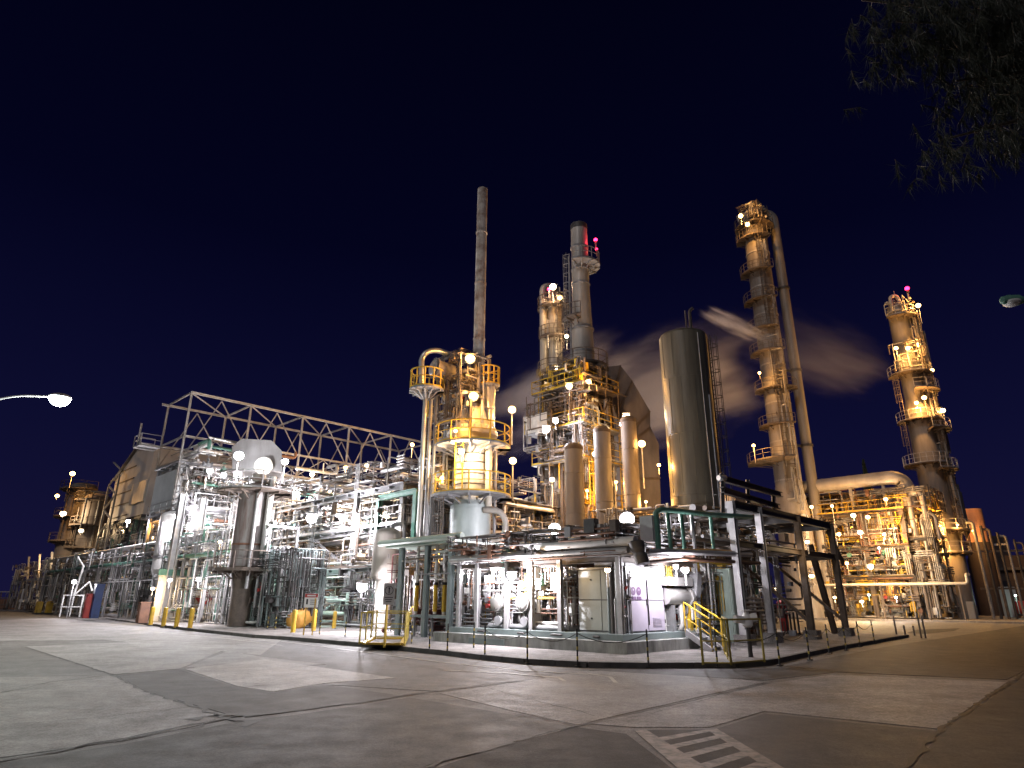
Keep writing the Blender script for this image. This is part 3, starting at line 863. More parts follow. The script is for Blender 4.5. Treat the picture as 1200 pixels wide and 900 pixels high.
# ================================================================== REACTOR WITH RUSTY STACK
cE = at(551.5, 600, 36)
def zE(py): return zof(cE, py)
rx = thing('reactor_vessel', (cE.x, cE.y, .13), 'cream upright reactor with two round platforms below the thin rusty stack', 'vessel')
b0 = (cE.x, cE.y, 0)
MB().lathe(b0, [(.85, .13), (.85, zE(640)), (.95, zE(636))], 28).build('skirt', 'palevessel', rx)
MB().lathe(b0, [(.9, zE(640)), (1.14, zE(632)), (1.16, zE(598)), (1.12, zE(594)), (.93, zE(588))], 32).build('lower_shell', 'palevessel', rx)
MB().lathe(b0, [(.93, zE(588)), (.93, zE(524))], 32).build('upper_shell', 'cream', rx)
for py in (535, 545, 558, 570):
    MB().lathe(b0, [(.94, zE(py)), (.965, zE(py) + .01), (.965, zE(py) + .06), (.94, zE(py) + .07)], 32, caps=False).build('hoop', 'brown', rx)
MB().lathe(b0, [(.93, zE(524)), (1.05, zE(518)), (1.35, zE(513)), (1.45, zE(512)), (1.45, zE(508)), (1.25, zE(506)), (1.2, zE(502)), (.98, zE(500))], 32).build('flange', 'cream', rx)
MB().lathe(b0, [(.98, zE(500)), (.62, zE(476))], 28).build('cone', 'cream', rx)
MB().lathe(b0, [(.62, zE(476)), (.55, zE(460)), (.55, zE(436))], 28).build('neck', 'brown', rx)
nb = 22
for i in range(nb):
    a = 2 * PI * i / nb
    MB().lathe((cE.x + 1.32 * math.cos(a), cE.y + 1.32 * math.sin(a), zE(508)), [(.07, 0), (.07, .22), (.04, .26)], 8).build('stud_bolt', 'cream', rx)
ring_platform((cE.x, cE.y, zE(524)), 1.0, 2.2, rx, 'steel', 'yellow')
ring_platform((cE.x, cE.y, zE(582)), 1.0, 2.25, rx, 'steel', 'yellow')
ladder(cE + Vector((-.6, -1.7, 0)), zE(582), zE(520), (-.4, -1, 0), rx, 'yellow')
ladder(cE + Vector((-1.5, -.9, 0)), .2, zE(585), (-1, -.4, 0), rx, 'brown')
pipe([cE + Vector((.75, -.9, zE(600) - cE.z)), cE + Vector((1.6, -1.1, zE(601) - cE.z)), cE + Vector((2.0, -1.1, zE(612) - cE.z)), cE + Vector((1.9, -1.1, zE(636) - cE.z)), cE + Vector((.7, -.9, zE(638) - cE.z))], .17, 'column', rx, bend=.7, n=14)
pipe([cE + Vector((.98, -.7, zE(526) - cE.z)), cE + Vector((1.02, -.7, zE(600) - cE.z))], .2, 'cream', rx)
pipe([cE + Vector((1.35, -.4, zE(524) - cE.z)), cE + Vector((1.35, -.4, zE(640) - cE.z))], .10, 'galv', rx)
# stack on top
sx = thing('smoke_stack', (cE.x, cE.y, zE(455)), 'thin tall rust streaked white smoke stack, farthest left of the tall ones', 'chimney')
zs0, zs1 = zE(448), zE(222)
MB().lathe((cE.x + .25, cE.y, 0), [(.37, zs0), (.34, zs0 + 3), (.33, zs1), (.29, zs1), (.29, zs1 - .3)], 24).build('flue', 'rust', sx)
for f in (.2, .48, .75):
    MB().lathe((cE.x + .25, cE.y, zs0 + (zs1 - zs0) * f), [(.37, 0), (.37, .10)], 24).build('band', 'rust', sx)
hd = thing('overhead_duct', at(522, 440, 36), 'big horizontal duct with round end cover left of the rusty stack', 'duct')
pA, pB = at(509, 431, 35.2), at(552, 446, 36.6)
MB().lathe(pA, [(.62, 0), (.62, .08), (.52, .1), (.52, (pB - pA).length)], 22, (pB - pA)).build('shell', 'duct', hd)
MB().lathe(pA - (pB - pA).normalized() * .05, dome(.5, .18, 0)[::1], 20, -(pB - pA)).build('end_cover', 'clad', hd)
MB().tube([at(494, 452, 35), at(494, 420, 35), at(500, 412, 35), at(512, 410, 35.3), at(535, 418, 36)], .16, 12, .5).build('hood_pipe', 'clad', hd)
pz = at(500, 457, 35.2)
ring_platform((pz.x, pz.y, pz.z), .25, 1.0, hd, 'steel', 'yellow')
for i, dx in enumerate((-.05, .28, .55)):
    pipe([Vector((pz.x + dx, pz.y + .15 * i, pz.z)), Vector((pz.x + dx, pz.y + .15 * i, .5))], .13 - .02 * i, ('clad', 'galv', 'steel')[i], hd, name='down_pipe')
rng = random.Random(8)
eu, ev = uv(cE)
rb = thing('burner_pipework', (cE.x, cE.y, zE(500)), 'tangle of pipes and valves round the neck of the cream reactor', 'pipes')
fine(rb, eu - 1.7, eu + .4, ev - .8, ev + 1.9, zE(497), zE(420), 60, rng, ['brown', 'duct', 'brown', 'steel'], .04)
fine(rb, eu - 1.2, eu + 1.6, ev + 1.4, ev + 3.8, .3, zE(530), 198, rng, ['brown', 'galv', 'steel', 'dark'], .06, .05, .8)
fine(rb, eu - 1.6, eu + 1.8, ev - 2.2, ev + 1, .3, zE(650), 143, rng, ['galv', 'steel', 'white', 'brown'], .05, .1, .6)
clutter(rb, eu - 1.5, eu + .8, ev - 1.0, ev + 1.8, zE(520), zE(420), 40, rng, ['brown', 'steel', 'duct', 'galv', 'cream'], .04, .12, .4)
for i in range(10): valve(W(eu + rng.uniform(-1.4, .6), ev + rng.uniform(-1, 1.4), rng.uniform(zE(470), zE(425))), .6, rng, rb)
pipe([cE + Vector((1.0, 0, zE(500) - cE.z)), cE + Vector((1.0, 0, zE(468) - cE.z)), cE + Vector((.4, 0, zE(455) - cE.z))], .28, 'clad', rb, n=14)
MB().lathe((cE.x + .95, cE.y - .2, 0), [(.3, zE(480)), (.34, zE(470)), (.34, zE(452)), (.2, zE(448))], 16).build('silencer', 'clad', rb)
ring_platform((cE.x + .9, cE.y, zE(452)), .2, .65, rb, 'steel', 'yellow')
# frame tower behind the reactor on the left
tf = thing('steel_tower', W(eu + 1, ev + 3, .13), 'open yellow lit steel stair tower just left of the cream reactor', 'structure')
frame(tf, [eu - .6, eu + 1.6], [ev + 1.7, ev + 3.6], [4.3, 7.0, 9.6, 12.2], 'steel', 'brown', .2, .2, brace=[('v', 0, 0, 1, 'X'), ('v', 0, 0, 2, 'X'), ('v', 0, 0, 3, 'X'), ('u', 0, 0, 2, '/'), ('u', 0, 0, 1, '/')])
for z in (4.4, 7.1, 9.7, 12.3):
    deck(eu - .6, eu + 1.6, ev + 1.7, ev + 3.6, z + .12, tf, 'steel', 'yellow', 'uv')
clutter(tf, eu - .6, eu + 1.5, ev + 1.7, ev + 3.6, 1, 12, 20, rng, ['galv', 'clad', 'steel'], .05, .13, .85)

# ================================================================== FURNACE BLOCK with ducts, breeching, main stack
cS = at(684, 440, 50)
def zS(py): return zof(cS, py)
cu, cv = uv(cS)
fu = thing('furnace_frame', (cS.x, cS.y, .13), 'tall furnace structure with yellow lit upper galleries below the grey main stack', 'furnace')
FU0, FU1, FV0, FV1 = cu - 2.9, cu + .9, cv - 1.9, cv + 2.1
frame(fu, [FU0, FU0 + 1.9, FU1], [FV0, FV0 + 2.0, FV1], [5.2, zS(548), zS(510), zS(467), zS(446)], 'brown', 'brown', .26, .3, brace=[('v', 0, 0, 3, 'X'), ('v', 0, 1, 3, 'X'), ('u', 0, 0, 3, 'X'), ('u', 0, 1, 3, 'X')])
MB().box(FU0 + .5, FU1 - .2, FV0 + .5, FV1 - .2, zS(505), zS(470)).build('fire_box', 'duct', fu)
for k in range(3):
    MB().box(FU0 + .47, FU0 + .5, FV0 + .6 + k * 1.0, FV0 + 1.5 + k * 1.0, zS(501), zS(475)).build('inspection_panel', 'glass', fu)
    MB().box(FU0 + .6 + k * 1.0, FU0 + 1.5 + k * 1.0, FV0 + .47, FV0 + .5, zS(501), zS(475)).build('inspection_panel', 'glass', fu)
deck(FU0 - .7, FU1 + .3, FV0 - .7, FV1 + .5, zS(467), fu, 'brown', 'yellow', 'uvUV')
deck(FU0 - 1.0, FU1 + .4, FV0 - 1.0, FV1 + 1.0, zS(512), fu, 'steel', 'yellow', 'uvUV')
deck(FU0 - .6, FU1 + .6, FV0 - .6, FV1 + .6, zS(548), fu, 'steel', 'yellow', 'uv')
deck(FU0, FU1 + 3.6, FV0 - .2, FV0 + 1.5, zS(598), fu, 'brown', 'yellow', 'uvUV')
deck(FU0 + .6, FU1, FV0 + .6, FV1, zS(446), fu, 'brown', 'yellow', 'uv')
MB().box(FU0 + .6, FU1 - .4, FV0 + .8, FV1 - .4, 1, zS(515)).build('radiant_wall', 'steel', fu)
MB().lathe((cS.x, cS.y, 0), [(1.7, zS(467)), (1.7, zS(455)), (1.3, zS(438)), (1.3, zS(428))], 24).build('transition_cone', 'brown', fu)
rng = random.Random(31)
fine(fu, FU0 - .6, FU1, FV0 - .6, FV1 + .3, zS(466), zS(438), 70, rng, ['brown', 'yellow', 'duct'], .06)
fine(fu, FU0 - 1.3, FU1 + .4, FV0 - 1.3, FV1 + .8, zS(548), zS(470), 110, rng, ['brown', 'steel', 'dark', 'brown'], .06)
fine(fu, FU0 - .4, FU1, FV0 - .4, FV1 + .6, .5, zS(548), 231, rng, ['brown', 'dark', 'galv', 'yellow'], .07, .1, .7)
clutter(fu, FU0 - .8, FU1, FV0 - .8, FV1 + .4, zS(466), zS(440), 34, rng, ['cream', 'yellow', 'brown', 'brown'], .05, .16)
clutter(fu, FU0 - 1, FU0 + 1, FV0 - 1, FV1 + 1, zS(545), zS(470), 30, rng, ['steel', 'brown', 'dark'], .05, .14)
clutter(fu, FU0, FU1, FV0 - .6, FV0 + .3, 5, zS(548), 26, rng, ['galv', 'brown', 'yellow'], .05, .12, .6)
for i, (u_, v_) in enumerate(((FU0 + .2, FV0 - .6), (FU1 + .5, FV0 - .5))):
    ladder(W(u_, v_, 0), zS(600), zS(512), -V, fu, 'yellow')
ladder(W(FU0 - .6, FV1 - .4, 0), zS(512), zS(467), -U, fu, 'yellow')
MB().lathe(W(FU0 - .6, FV0 + 3.6, 0), [(.45, zS(514)), (.45, zS(500))] + dome(.45, .3, zS(500)), 16).build('vent_drum', 'white', fu)
MB().box(FU0 - 1.0, FU0 - .4, FV1 - 1.4, FV1 + 1.0, zS(512), zS(492)).build('control_box', 'white', fu)
# main stack
ms = thing('smoke_stack', (cS.x, cS.y, zS(430)), 'thick grey main stack with side platform and red beacons above the furnace', 'chimney')
MB().lathe((cS.x, cS.y, 0), [(.98, zS(432)), (.92, zS(400)), (.76, zS(340)), (.72, zS(264)), (.64, zS(264)), (.64, zS(266))], 28).build('flue', 'column', ms)
for py in (415, 388, 372, 335, 318, 292):
    r = .95 if py > 380 else .76
    MB().lathe((cS.x, cS.y, zS(py)), [(r, 0), (r + .05, .02), (r + .05, .14), (r, .16)], 28, caps=False).build('stiffener_ring', 'steel', ms)
MB().lathe((cS.x, cS.y, 0), [(.73, zS(270)), (.76, zS(269)), (.76, zS(264.5)), (.66, zS(263.5))], 24).build('soot_cap', 'dark', ms)
ring_platform((cS.x, cS.y, zS(312)), .85, 1.75, ms, 'steel', 'steel', -120, 60)
ring_platform((cS.x, cS.y, zS(432)), 1.0, 2.1, ms, 'brown', 'brown')
ring_platform((cS.x, cS.y, zS(376)), .9, 1.7, ms, 'brown', 'brown', 150, 260)
ladder(cS + Vector((-1.0, -.2, 0)), zS(430), zS(300), (-1, -.1, 0), ms, 'steel')
# breeching: slanting box duct falling to the right behind the three ducts
br = thing('flue_duct', W(cu + 2, cv, 5), 'large dark slanted plate flue duct right of the furnace galleries', 'duct')
Yb = 51.5
prof = [(700, 431), (727, 428), (741, 446), (762, 482), (762, 500), (772, 520), (776, 640), (738, 640), (735, 520), (716, 470)]
MB().prism([at(x, y, Yb) for x, y in prof], U * 1.2 + V * 2.6).build('casing', 'duct', br)
for (a, b) in (((727, 428), (716, 470)), ((741, 446), (722, 484)), ((762, 482), (732, 510)), ((762, 500), (735, 520)), ((774, 560), (737, 560)), ((775, 600), (738, 600))):
    stick('rib', at(*a, Yb - .08), at(*b, Yb - .08), .12, .12, 'brown', br, 'box')
# three upright ducts
for (px, pt, pb, mt, lab, r) in ((674, 526, 645, 'greyduct', 'left of the three fat upright ducts behind the shelter', .60), (709, 506, 645, 'greyduct', 'middle of the three fat upright ducts behind the shelter', .57), (742, 494, 645, 'duct', 'right and darkest of the three fat upright ducts behind the shelter', .54)):
    c = at(px, 600, 42 + (709 - px) * -.03)
    t = thing('upright_duct', (c.x, c.y, .13), lab, 'duct', 'upright ducts in front of the furnace')
    zt = zof(c, pt)
    MB().lathe((c.x, c.y, 0), [(r, .13), (r, zt)], 28).build('shell', mt, t)
    MB().lathe((c.x, c.y, 0), [(r * 1.04, zt - .1), (r * 1.04, zt + .12)] + [(r * .8, zt + .3), (r * .6, zt + .36)], 24).build('cap', 'brown', t)
    for z in (zt * .35, zt * .62, zt * .85):
        MB().lathe((c.x, c.y, z), [(r, 0), (r + .025, .01), (r + .025, .09), (r, .1)], 28, caps=False).build('seam_band', mt, t)
# tower left behind main stack
cT = at(652, 500, 60)
def zT(py): return zof(cT, py)
tw = thing('distillation_column', (cT.x, cT.y, .13), 'slim grey column with lit top platform just left of the main stack', 'column')
MB().lathe((cT.x, cT.y, 0), [(.78, .13), (.78, zT(352))] + dome(.78, .5, zT(352)), 26).build('shell', 'column', tw)
pipe([Vector((cT.x - 1.15, cT.y - .3, 1)), Vector((cT.x - 1.15, cT.y - .3, zT(338))), Vector((cT.x - .2, cT.y, zT(335))), Vector((cT.x, cT.y, zT(352)))], .38, 'column', tw, n=14, bend=.8, name='overhead_pipe')
for py, a0, a1 in ((362, 160, 380), (398, 200, 360), (438, 180, 380), (362, 0, 120)):
    ring_platform((cT.x, cT.y, zT(py)), .92, 1.75, tw, 'brown', 'brown', a0, a1)
ladder(cT + Vector((.4, -1.2, 0)), zT(438), zT(362), (.3, -1, 0), tw, 'brown')
rng = random.Random(4)
tu, tv = uv(cT)
clutter(tw, tu - 1.0, tu + .9, tv - 1.4, tv - .4, zT(362), zT(340), 22, rng, ['brown', 'galv', 'cream'], .05, .12)
clutter(tw, tu - 1.6, tu - .9, tv - 1.0, tv + .4, 3, zT(380), 6, rng, ['galv', 'column'], .08, .14, 1.0)
# bright little column far behind, left of the furnace
bw = thing('white_scrubber', at(622, 640, 62), 'small brilliantly lit white scrubber tower behind the floodlights, left of the furnace', 'vessel')
c = at(622, 620, 62)
MB().lathe((c.x, c.y, 0), [(.9, .13), (.9, zof(c, 602)), (1.2, zof(c, 600)), (1.2, zof(c, 596)), (.7, zof(c, 592))] + dome(.7, .5, zof(c, 588)), 22).build('shell', 'white', bw)
ring_platform((c.x, c.y, zof(c, 602)), .9, 1.7, bw, 'galv', 'galv')
for dx in (-1.5, 1.5):
    pipe([Vector((c.x + dx, c.y, .2)), Vector((c.x + dx, c.y, zof(c, 588)))], .09, 'white', bw, name='post')
pipe([Vector((c.x + 1.2, c.y, 1)), Vector((c.x + 1.2, c.y, zof(c, 584))), Vector((c.x, c.y, zof(c, 582))), Vector((c.x, c.y, zof(c, 592)))], .2, 'white', bw)

# ================================================================== TALL OLIVE TANK
cH = at(811, 520, 40)
def zH(py): return zof(cH, py)
tk = thing('storage_tower', (cH.x, cH.y, .13), 'tall smooth olive cylinder tank right of the furnace', 'tank')
MB().lathe((cH.x, cH.y, 0), [(1.58, .13), (1.58, zH(397)), (1.5, zH(394.5)), (1.2, zH(393.5)), (0, zH(393))], 48, caps=False).build('shell', 'tank', tk)
for f in (.2, .42, .63, .83):
    MB().lathe((cH.x, cH.y, zH(397) * f), [(1.58, 0), (1.592, .01), (1.592, .05), (1.58, .06)], 48, caps=False).build('weld_seam', 'tank', tk)
for k in range(5):
    a_ = math.radians(195 + k * 31)
    for (f0, f1) in ((0.0, .2), (.2, .42), (.42, .63), (.63, .83), (.83, 1.0)):
        aa = a_ + (.27 if int(f0 * 10) % 4 == 2 else 0)
        q_ = Vector((cH.x + 1.583 * math.cos(aa), cH.y + 1.583 * math.sin(aa), 0))
        MB().bar(q_ + ZZ * (.2 + zH(397) * f0), q_ + ZZ * (zH(397) * f1), .035, .014).build('plate_seam', 'tank', tk)
pipe([cH + Vector((.55, -1.53, .5 - cH.z)), cH + Vector((.55, -1.53, zH(400) - cH.z))], .035, 'galv', tk, name='conduit')
pipe([cH + Vector((.95, -1.40, .5 - cH.z)), cH + Vector((.95, -1.40, zH(470) - cH.z))], .05, 'steel', tk, name='conduit')
ladder(cH + Vector((1.72, -.15, 0)), .5, zH(395), (1, 0, 0), tk, 'dark')
MB().tube([Vector((cH.x + .62, cH.y, zH(394))), Vector((cH.x + .62, cH.y, zH(364))), Vector((cH.x + .86, cH.y, zH(361)))], .11, 10, .3).build('vent_pipe', 'dark', tk)
MB().tube([Vector((cH.x + .32, cH.y, zH(394))), Vector((cH.x + .32, cH.y, zH(364)))], .05, 8).build('vent_brace', 'dark', tk)
# pipes bundled behind the tank's right side
rng = random.Random(14)
hu, hv = uv(cH)
pb = thing('pipe_bundle', W(hu + 1, hv - 3.0, .13), 'upright pipes and ladders packed right of the olive tank foot', 'pipes')
for i in range(12):
    u_ = hu - 3.6 + i * .42
    pipe([W(u_, hv - 3.1 + .3 * (i % 3), .3), W(u_, hv - 3.1 + .3 * (i % 3), rng.uniform(5.2, 7.4))], rng.uniform(.05, .11), rng.choice(('steel', 'dark', 'galv', 'green')), pb)

# ================================================================== DARK RACK AT THE CORNER
dr = thing('pipe_rack', W(13, 2, .13), 'dark leaning looking steel pipe rack on concrete feet at the right corner', 'rack')
ru, rv = [6.9, 9.4, 13.6, 18.0], [-.7, 4.2]
for i, u_ in enumerate(ru):
    for j, v_ in enumerate(rv):
        if i == 0 and j: continue
        mt = 'galv' if (j == 0 and i < 2) else 'brown'
        stick('column', W(u_, v_, .5), W(u_, v_, 5.55), .26, .26, mt, dr)
        MB().box(u_ - .3, u_ + .3, v_ - .3, v_ + .3, .12, .5).build('footing', 'apron', dr)
for z, bw_ in ((5.45, .32), (3.9, .24)):
    for v_ in rv:
        for a, b in list(zip(ru[:-1], ru[1:]))[(1 if v_ > 0 else 0):]:
            stick('beam', W(a + .14, v_, z), W(b - .14, v_, z), .2, bw_, 'dark' if z > 5 else 'brown', dr)
    for u_ in ru[1:]:
        stick('beam', W(u_, rv[0] + .14, z), W(u_, rv[1] - .14, z), .2, bw_, 'dark' if z > 5 else 'brown', dr)
for (a, b) in ((1, 2), (2, 3)):
    stick('brace', W(ru[a], rv[1], .7), W(ru[b], rv[1], 3.7), .14, .14, 'brown', dr)
    stick('brace', W(ru[b], rv[1] + .15, .7), W(ru[a], rv[1] + .15, 3.7), .14, .14, 'brown', dr)
for u_ in (ru[3], ru[2]):
    stick('brace', W(u_, rv[0], .8), W(u_, rv[1], 5.2), .14, .14, 'brown', dr)
stick('brace', W(ru[3] + .1, rv[0] + .2, 5.3), W(ru[3] + 1.8, rv[0] + .2, 3.6), .16, .16, 'brown', dr)
stick('column', W(ru[3] + 2.2, .6, .13), W(ru[3] + .4, .6, 4.6), .26, .26, 'brown', dr)
for i in range(9):
    v_ = -.4 + i * .52
    r = .07 + .05 * ((i * 7) % 3)
    pipe([W(9.2 - .15 * (i % 2), v_, 5.62 + r), W(19.2 - .4 * (i % 3), v_, 5.62 + r)], r, ('dark', 'brown', 'steel')[i % 3], dr)
for i in range(6):
    v_ = .2 + i * .65
    pipe([W(6, v_, 4.1 + .06), W(19, v_, 4.16)], .07 + .03 * (i % 2), ('steel', 'brown')[i % 2], dr)
# open dark gantry arms over the rack
for (a, b, Y0, Y1) in (((843, 560), (915, 580), 27.5, 34), ((845, 574), (912, 594), 27.5, 34)):
    stick('beam', at(*a, Y0), at(*b, Y1), .22, .26, 'dark', dr)
for px, p0, p1, Y in ((876, 562, 606, 30.4), (846, 555, 606, 27.6), (906, 580, 612, 33.4)):
    stick('post', at(px, p0, Y), at(px + 1, p1, Y), .16, .16, 'dark', dr)
pipe([at(842, 560, 27.4), at(850, 560, 27.6)], .12, 'clad', dr)
rng = random.Random(44)
fine(dr, 7, 18, 1.0, 6.5, .2, 5.2, 231, rng, ['steel', 'brown', 'dark', 'galv'])
clutter(dr, 9, 17.5, 2.0, 6.5, .3, 3.6, 40, rng, ['steel', 'galv', 'brown', 'rustpipe'], .04, .12)
for i in range(7): valve(W(rng.uniform(10, 17), rng.uniform(2, 4), rng.uniform(.7, 1.6)), .7, rng, dr)
# unit behind the rack: white machines
vb = thing('compressor_set', W(20, 11, .13), 'pale compressor machinery seen through the dark rack bracing', 'machine')
MB().lathe(W(19, 9.5, 1.6), dome(.8, .3, 0, top=False) + [(.8, 3.2)] + dome(.8, .3, 3.2), 20, U).build('casing', 'clad', vb)
MB().box(18.6, 23, 8.6, 10.4, .13, .75).build('base', 'concrete', vb)
fine(vb, 14, 26, 6, 12, .3, 7.0, 385, rng, ['galv', 'white', 'steel', 'brown', 'clad'], .07)
clutter(vb, 17, 24, 7, 12, .5, 5.5, 60, rng, ['galv', 'white', 'steel', 'clad'], .05, .14)
MB().lathe(W(21, 3.6, .13), [(.24, 0), (.28, 1.5)] + dome(.28, .2, 1.5), 16).build('extinguisher_drum', 'red', vb)
# grey duct with round windows behind the rack
gd = thing('drum', at(880, 595, 45), 'long pale horizontal drum behind the dark rack top', 'vessel')
MB().lathe(at(850, 588, 46), dome(.9, .3, 0, top=False) + [(.9, 4.2)] + dome(.9, .3, 4.2), 22, U).build('shell', 'column', gd)
for k in (.8, 3.4):
    MB().bar(at(850, 588, 46) + U * k - ZZ * .8, Vector(((at(850, 588, 46) + U * k).x, (at(850, 588, 46) + U * k).y, .13)), .2, .5).build('saddle', 'steel', gd)

# ================================================================== RIGHT TALL COLUMN AND ITS RISER
cK = at(934, 640, 75)
def zK(py): return zof(cK, py)
kc = thing('distillation_column', (cK.x, cK.y, .16), 'very tall pale column with stacked balconies and an orange lit top, right of the steam', 'column')
MB().lathe((cK.x, cK.y, 0), [(1.85, .16), (1.85, zK(600)), (1.5, zK(575)), (1.42, zK(262))] + dome(1.42, .9, zK(262)), 36).build('shell', 'dullcolumn', kc)
for py, a0, a1 in ((268, 0, 360), (283, 150, 300), (322, 150, 290), (355, 150, 290), (388, 150, 280), (415, 150, 290), (458, 150, 330), (500, 150, 290), (542, 150, 330)):
    ring_platform((cK.x, cK.y, zK(py)), 1.45, 4.3 if py == 542 else 2.5, kc, 'brown', 'brown', a0, a1 if py != 542 else 262)
for a, b in ((542, 500), (500, 458), (458, 415), (388, 322), (322, 283)):
    ladder(cK + Vector((-.5, -1.75, 0)), zK(a), zK(b), (-.2, -1, 0), kc, 'brown')
for py in (300, 340, 372, 430, 475, 520, 565):
    MB().lathe((cK.x, cK.y, zK(py)), [(1.44, 0), (1.5, .02), (1.5, .2), (1.44, .22)], 32, caps=False).build('stiffener_ring', 'column', kc)
ku, kv = uv(cK)
rng = random.Random(9)
clutter(kc, ku - 2.2, ku + .5, kv - 1.8, kv + 1.2, zK(268), zK(248), 28, rng, ['brown', 'cream', 'galv'], .06, .14)
clutter(kc, ku - 2.0, ku - 1.4, kv - 1.8, kv - .6, zK(560), zK(480), 10, rng, ['galv', 'brown', 'column'], .06, .14, .8)
fine(kc, ku - 2.4, ku + .8, kv - 2.2, kv + 1.2, zK(268), zK(248), 66, rng, ['brown', 'cream'], .06)
fine(kc, ku - 2.0, ku - 1.2, kv - 2.0, kv - .4, 2, zK(290), 88, rng, ['brown', 'galv', 'column'], .06, .05, .9)
pipe([cK + Vector((.6, -1.75, zK(500) - cK.z)), cK + Vector((.6, -1.75, zK(600) - cK.z))], .12, 'galv', kc)
MB().lathe(cK + Vector((.3, -1.5, zK(585) - cK.z)), [(.5, 0), (.5, .35), (.6, .35), (.6, .5)], 16, Vector((0, -1, 0))).build('manway', 'clad', kc)
MB().lathe(cK + Vector((.35, -1.7, zK(610) - cK.z)), [(.4, 0), (.4, .35), (.5, .35), (.5, .5)], 16, Vector((0, -1, 0))).build('manway', 'clad', kc)
cR = cK + U * 2.2 - V * 1.9
rs = thing('riser_pipe', (cR.x, cR.y, .2), 'slim pale riser pipe running up beside the very tall column', 'pipe')
MB().tube([Vector((cR.x, cR.y, .2)), Vector((cR.x, cR.y, zof(cR, 256))), Vector((cR.x - .5, cR.y + .2, zof(cR, 250))), Vector((cK.x + .2, cK.y, zK(252)))], .62, 18, 1.2).build('pipe', 'dullcolumn', rs)
for py in (340, 436, 524):
    z = zof(cR, py)
    MB().lathe((cR.x, cR.y, z), [(.66, 0), (.74, .02), (.74, .3), (.66, .32)], 20, caps=False).build('clamp', 'dark', rs)
    MB().bar(Vector((cR.x, cR.y, z + .15)), Vector((cK.x, cK.y, z + .15)), .15, .25).build('bracket', 'dark', rs)

# ================================================================== RIGHT UNIT ACROSS THE SIDE ROAD
ju = thing('process_unit', W(66, 13, .16), 'orange lit multi storey pipe unit between the tall column and the right tower', 'structure')
JU, JV = [60.5, 65, 70], [6.0, 10, 14.3, 18.5]
JZ = [4.2, 7.3, 11.0]
frame(ju, JU, JV, JZ, 'brown', 'brown', .45, .42, .16, brace=[('v', 0, 2, 1, 'X'), ('v', 0, 2, 2, '/'), ('u', 0, 0, 1, 'X'), ('u', 0, 1, 2, 'X')], mbr='yellow')
deck(60.0, 70.3, 5.6, 19, 11.3, ju, 'brown', 'yellow', 'uvUV')
deck(60.3, 70.0, 5.8, 18.6, 7.5, ju, 'brown', 'yellow', 'uv')
deck(60.3, 70.0, 5.8, 18.6, 4.4, ju, 'brown', 'yellow', 'uv')
rng = random.Random(77)
MW = ['cream', 'steel', 'column', 'brown', 'clad', 'yellow', 'rustpipe']
MF = ['brown', 'column', 'steel', 'yellow', 'dark', 'rustpipe']
fine(ju, 60.0, 68, 5.8, 18.4, .3, 4.2, 495, rng, MF, .08)
fine(ju, 60.0, 68, 5.8, 18.4, 4.5, 7.2, 440, rng, MF, .08)
fine(ju, 60.0, 68, 5.8, 18.4, 7.6, 11.0, 440, rng, MF, .08)
fine(ju, 60.2, 68, 3.2, 18.4, 11.4, 13.6, 209, rng, MF, .07)
fine(ju, 60.4, 66, 3.4, 6.0, .3, 11, 190, rng, ['brown', 'galv', 'dark', 'column'], .08, .08, .7)
clutter(ju, 60.6, 69, 6.1, 18.3, .4, 4.0, 85, rng, MW, .05, .20)
clutter(ju, 60.6, 69, 6.1, 18.3, 4.6, 7.1, 70, rng, MW, .05, .22)
clutter(ju, 60.6, 69, 6.1, 18.3, 7.7, 10.8, 70, rng, MW, .05, .22)
clutter(ju, 60.6, 69, 6.1, 18.3, 11.4, 14.0, 50, rng, MW, .05, .18)
for i in range(30): valve(W(60.3 + rng.random(), rng.uniform(6.5, 18), rng.uniform(.8, 8)), rng.uniform(.7, 1.2), rng, ju)
for (p0, p1) in (((60.2, 18.3, 4.4), (60.2, 15.0, 7.4)), ((60.2, 15.0, 7.5), (60.2, 18.3, 11.2)), ((60.2, 18.3, .2), (60.2, 15.4, 4.3))):
    A_, B_ = W(*p0), W(*p1)
    s_ = MB().bar(A_, B_, .1, .35).bar(A_ - U * .9, B_ - U * .9, .1, .35).build('stair', 'yellow', ju)
    k = int((B_ - A_).length / .35)
    tr = MB()
    for i in range(k): tr.frame(A_.lerp(B_, (i + .5) / k) - U * .45, U, V, ZZ, .85, .28, .04)
    tr.build('tread_flight', 'brown', s_, kind='stuff')
    MB().bar(A_ - U * .9 + ZZ * 1.05, B_ - U * .9 + ZZ * 1.05, .06).bar(A_ - U * .9 + ZZ * .55, B_ - U * .9 + ZZ * .55, .05).build('handrail', 'yellow', s_)
for i, (v_, r, z0, z1, lab) in enumerate(((16.6, .75, .2, 8.6, 'thick upright drum at the left end of the orange lit unit'), (13.0, .7, .2, 6.6, 'upright cream drum in the middle of the orange lit unit'), (8.6, .8, .2, 10.2, 'upright cream drum at the right end of the orange lit unit'))):
    t = thing('pressure_vessel', W(62.6, v_, .16), lab, 'vessel')
    MB().lathe(W(62.6, v_, 0), [(r, z0), (r, z1)] + dome(r, .4, z1), 22).build('shell', 'cream', t)
    for k in (.3, .6, .85):
        MB().lathe(W(62.6, v_, z1 * k), [(r, 0), (r + .04, .01), (r + .04, .1), (r, .11)], 22, caps=False).build('band', 'brown', t)
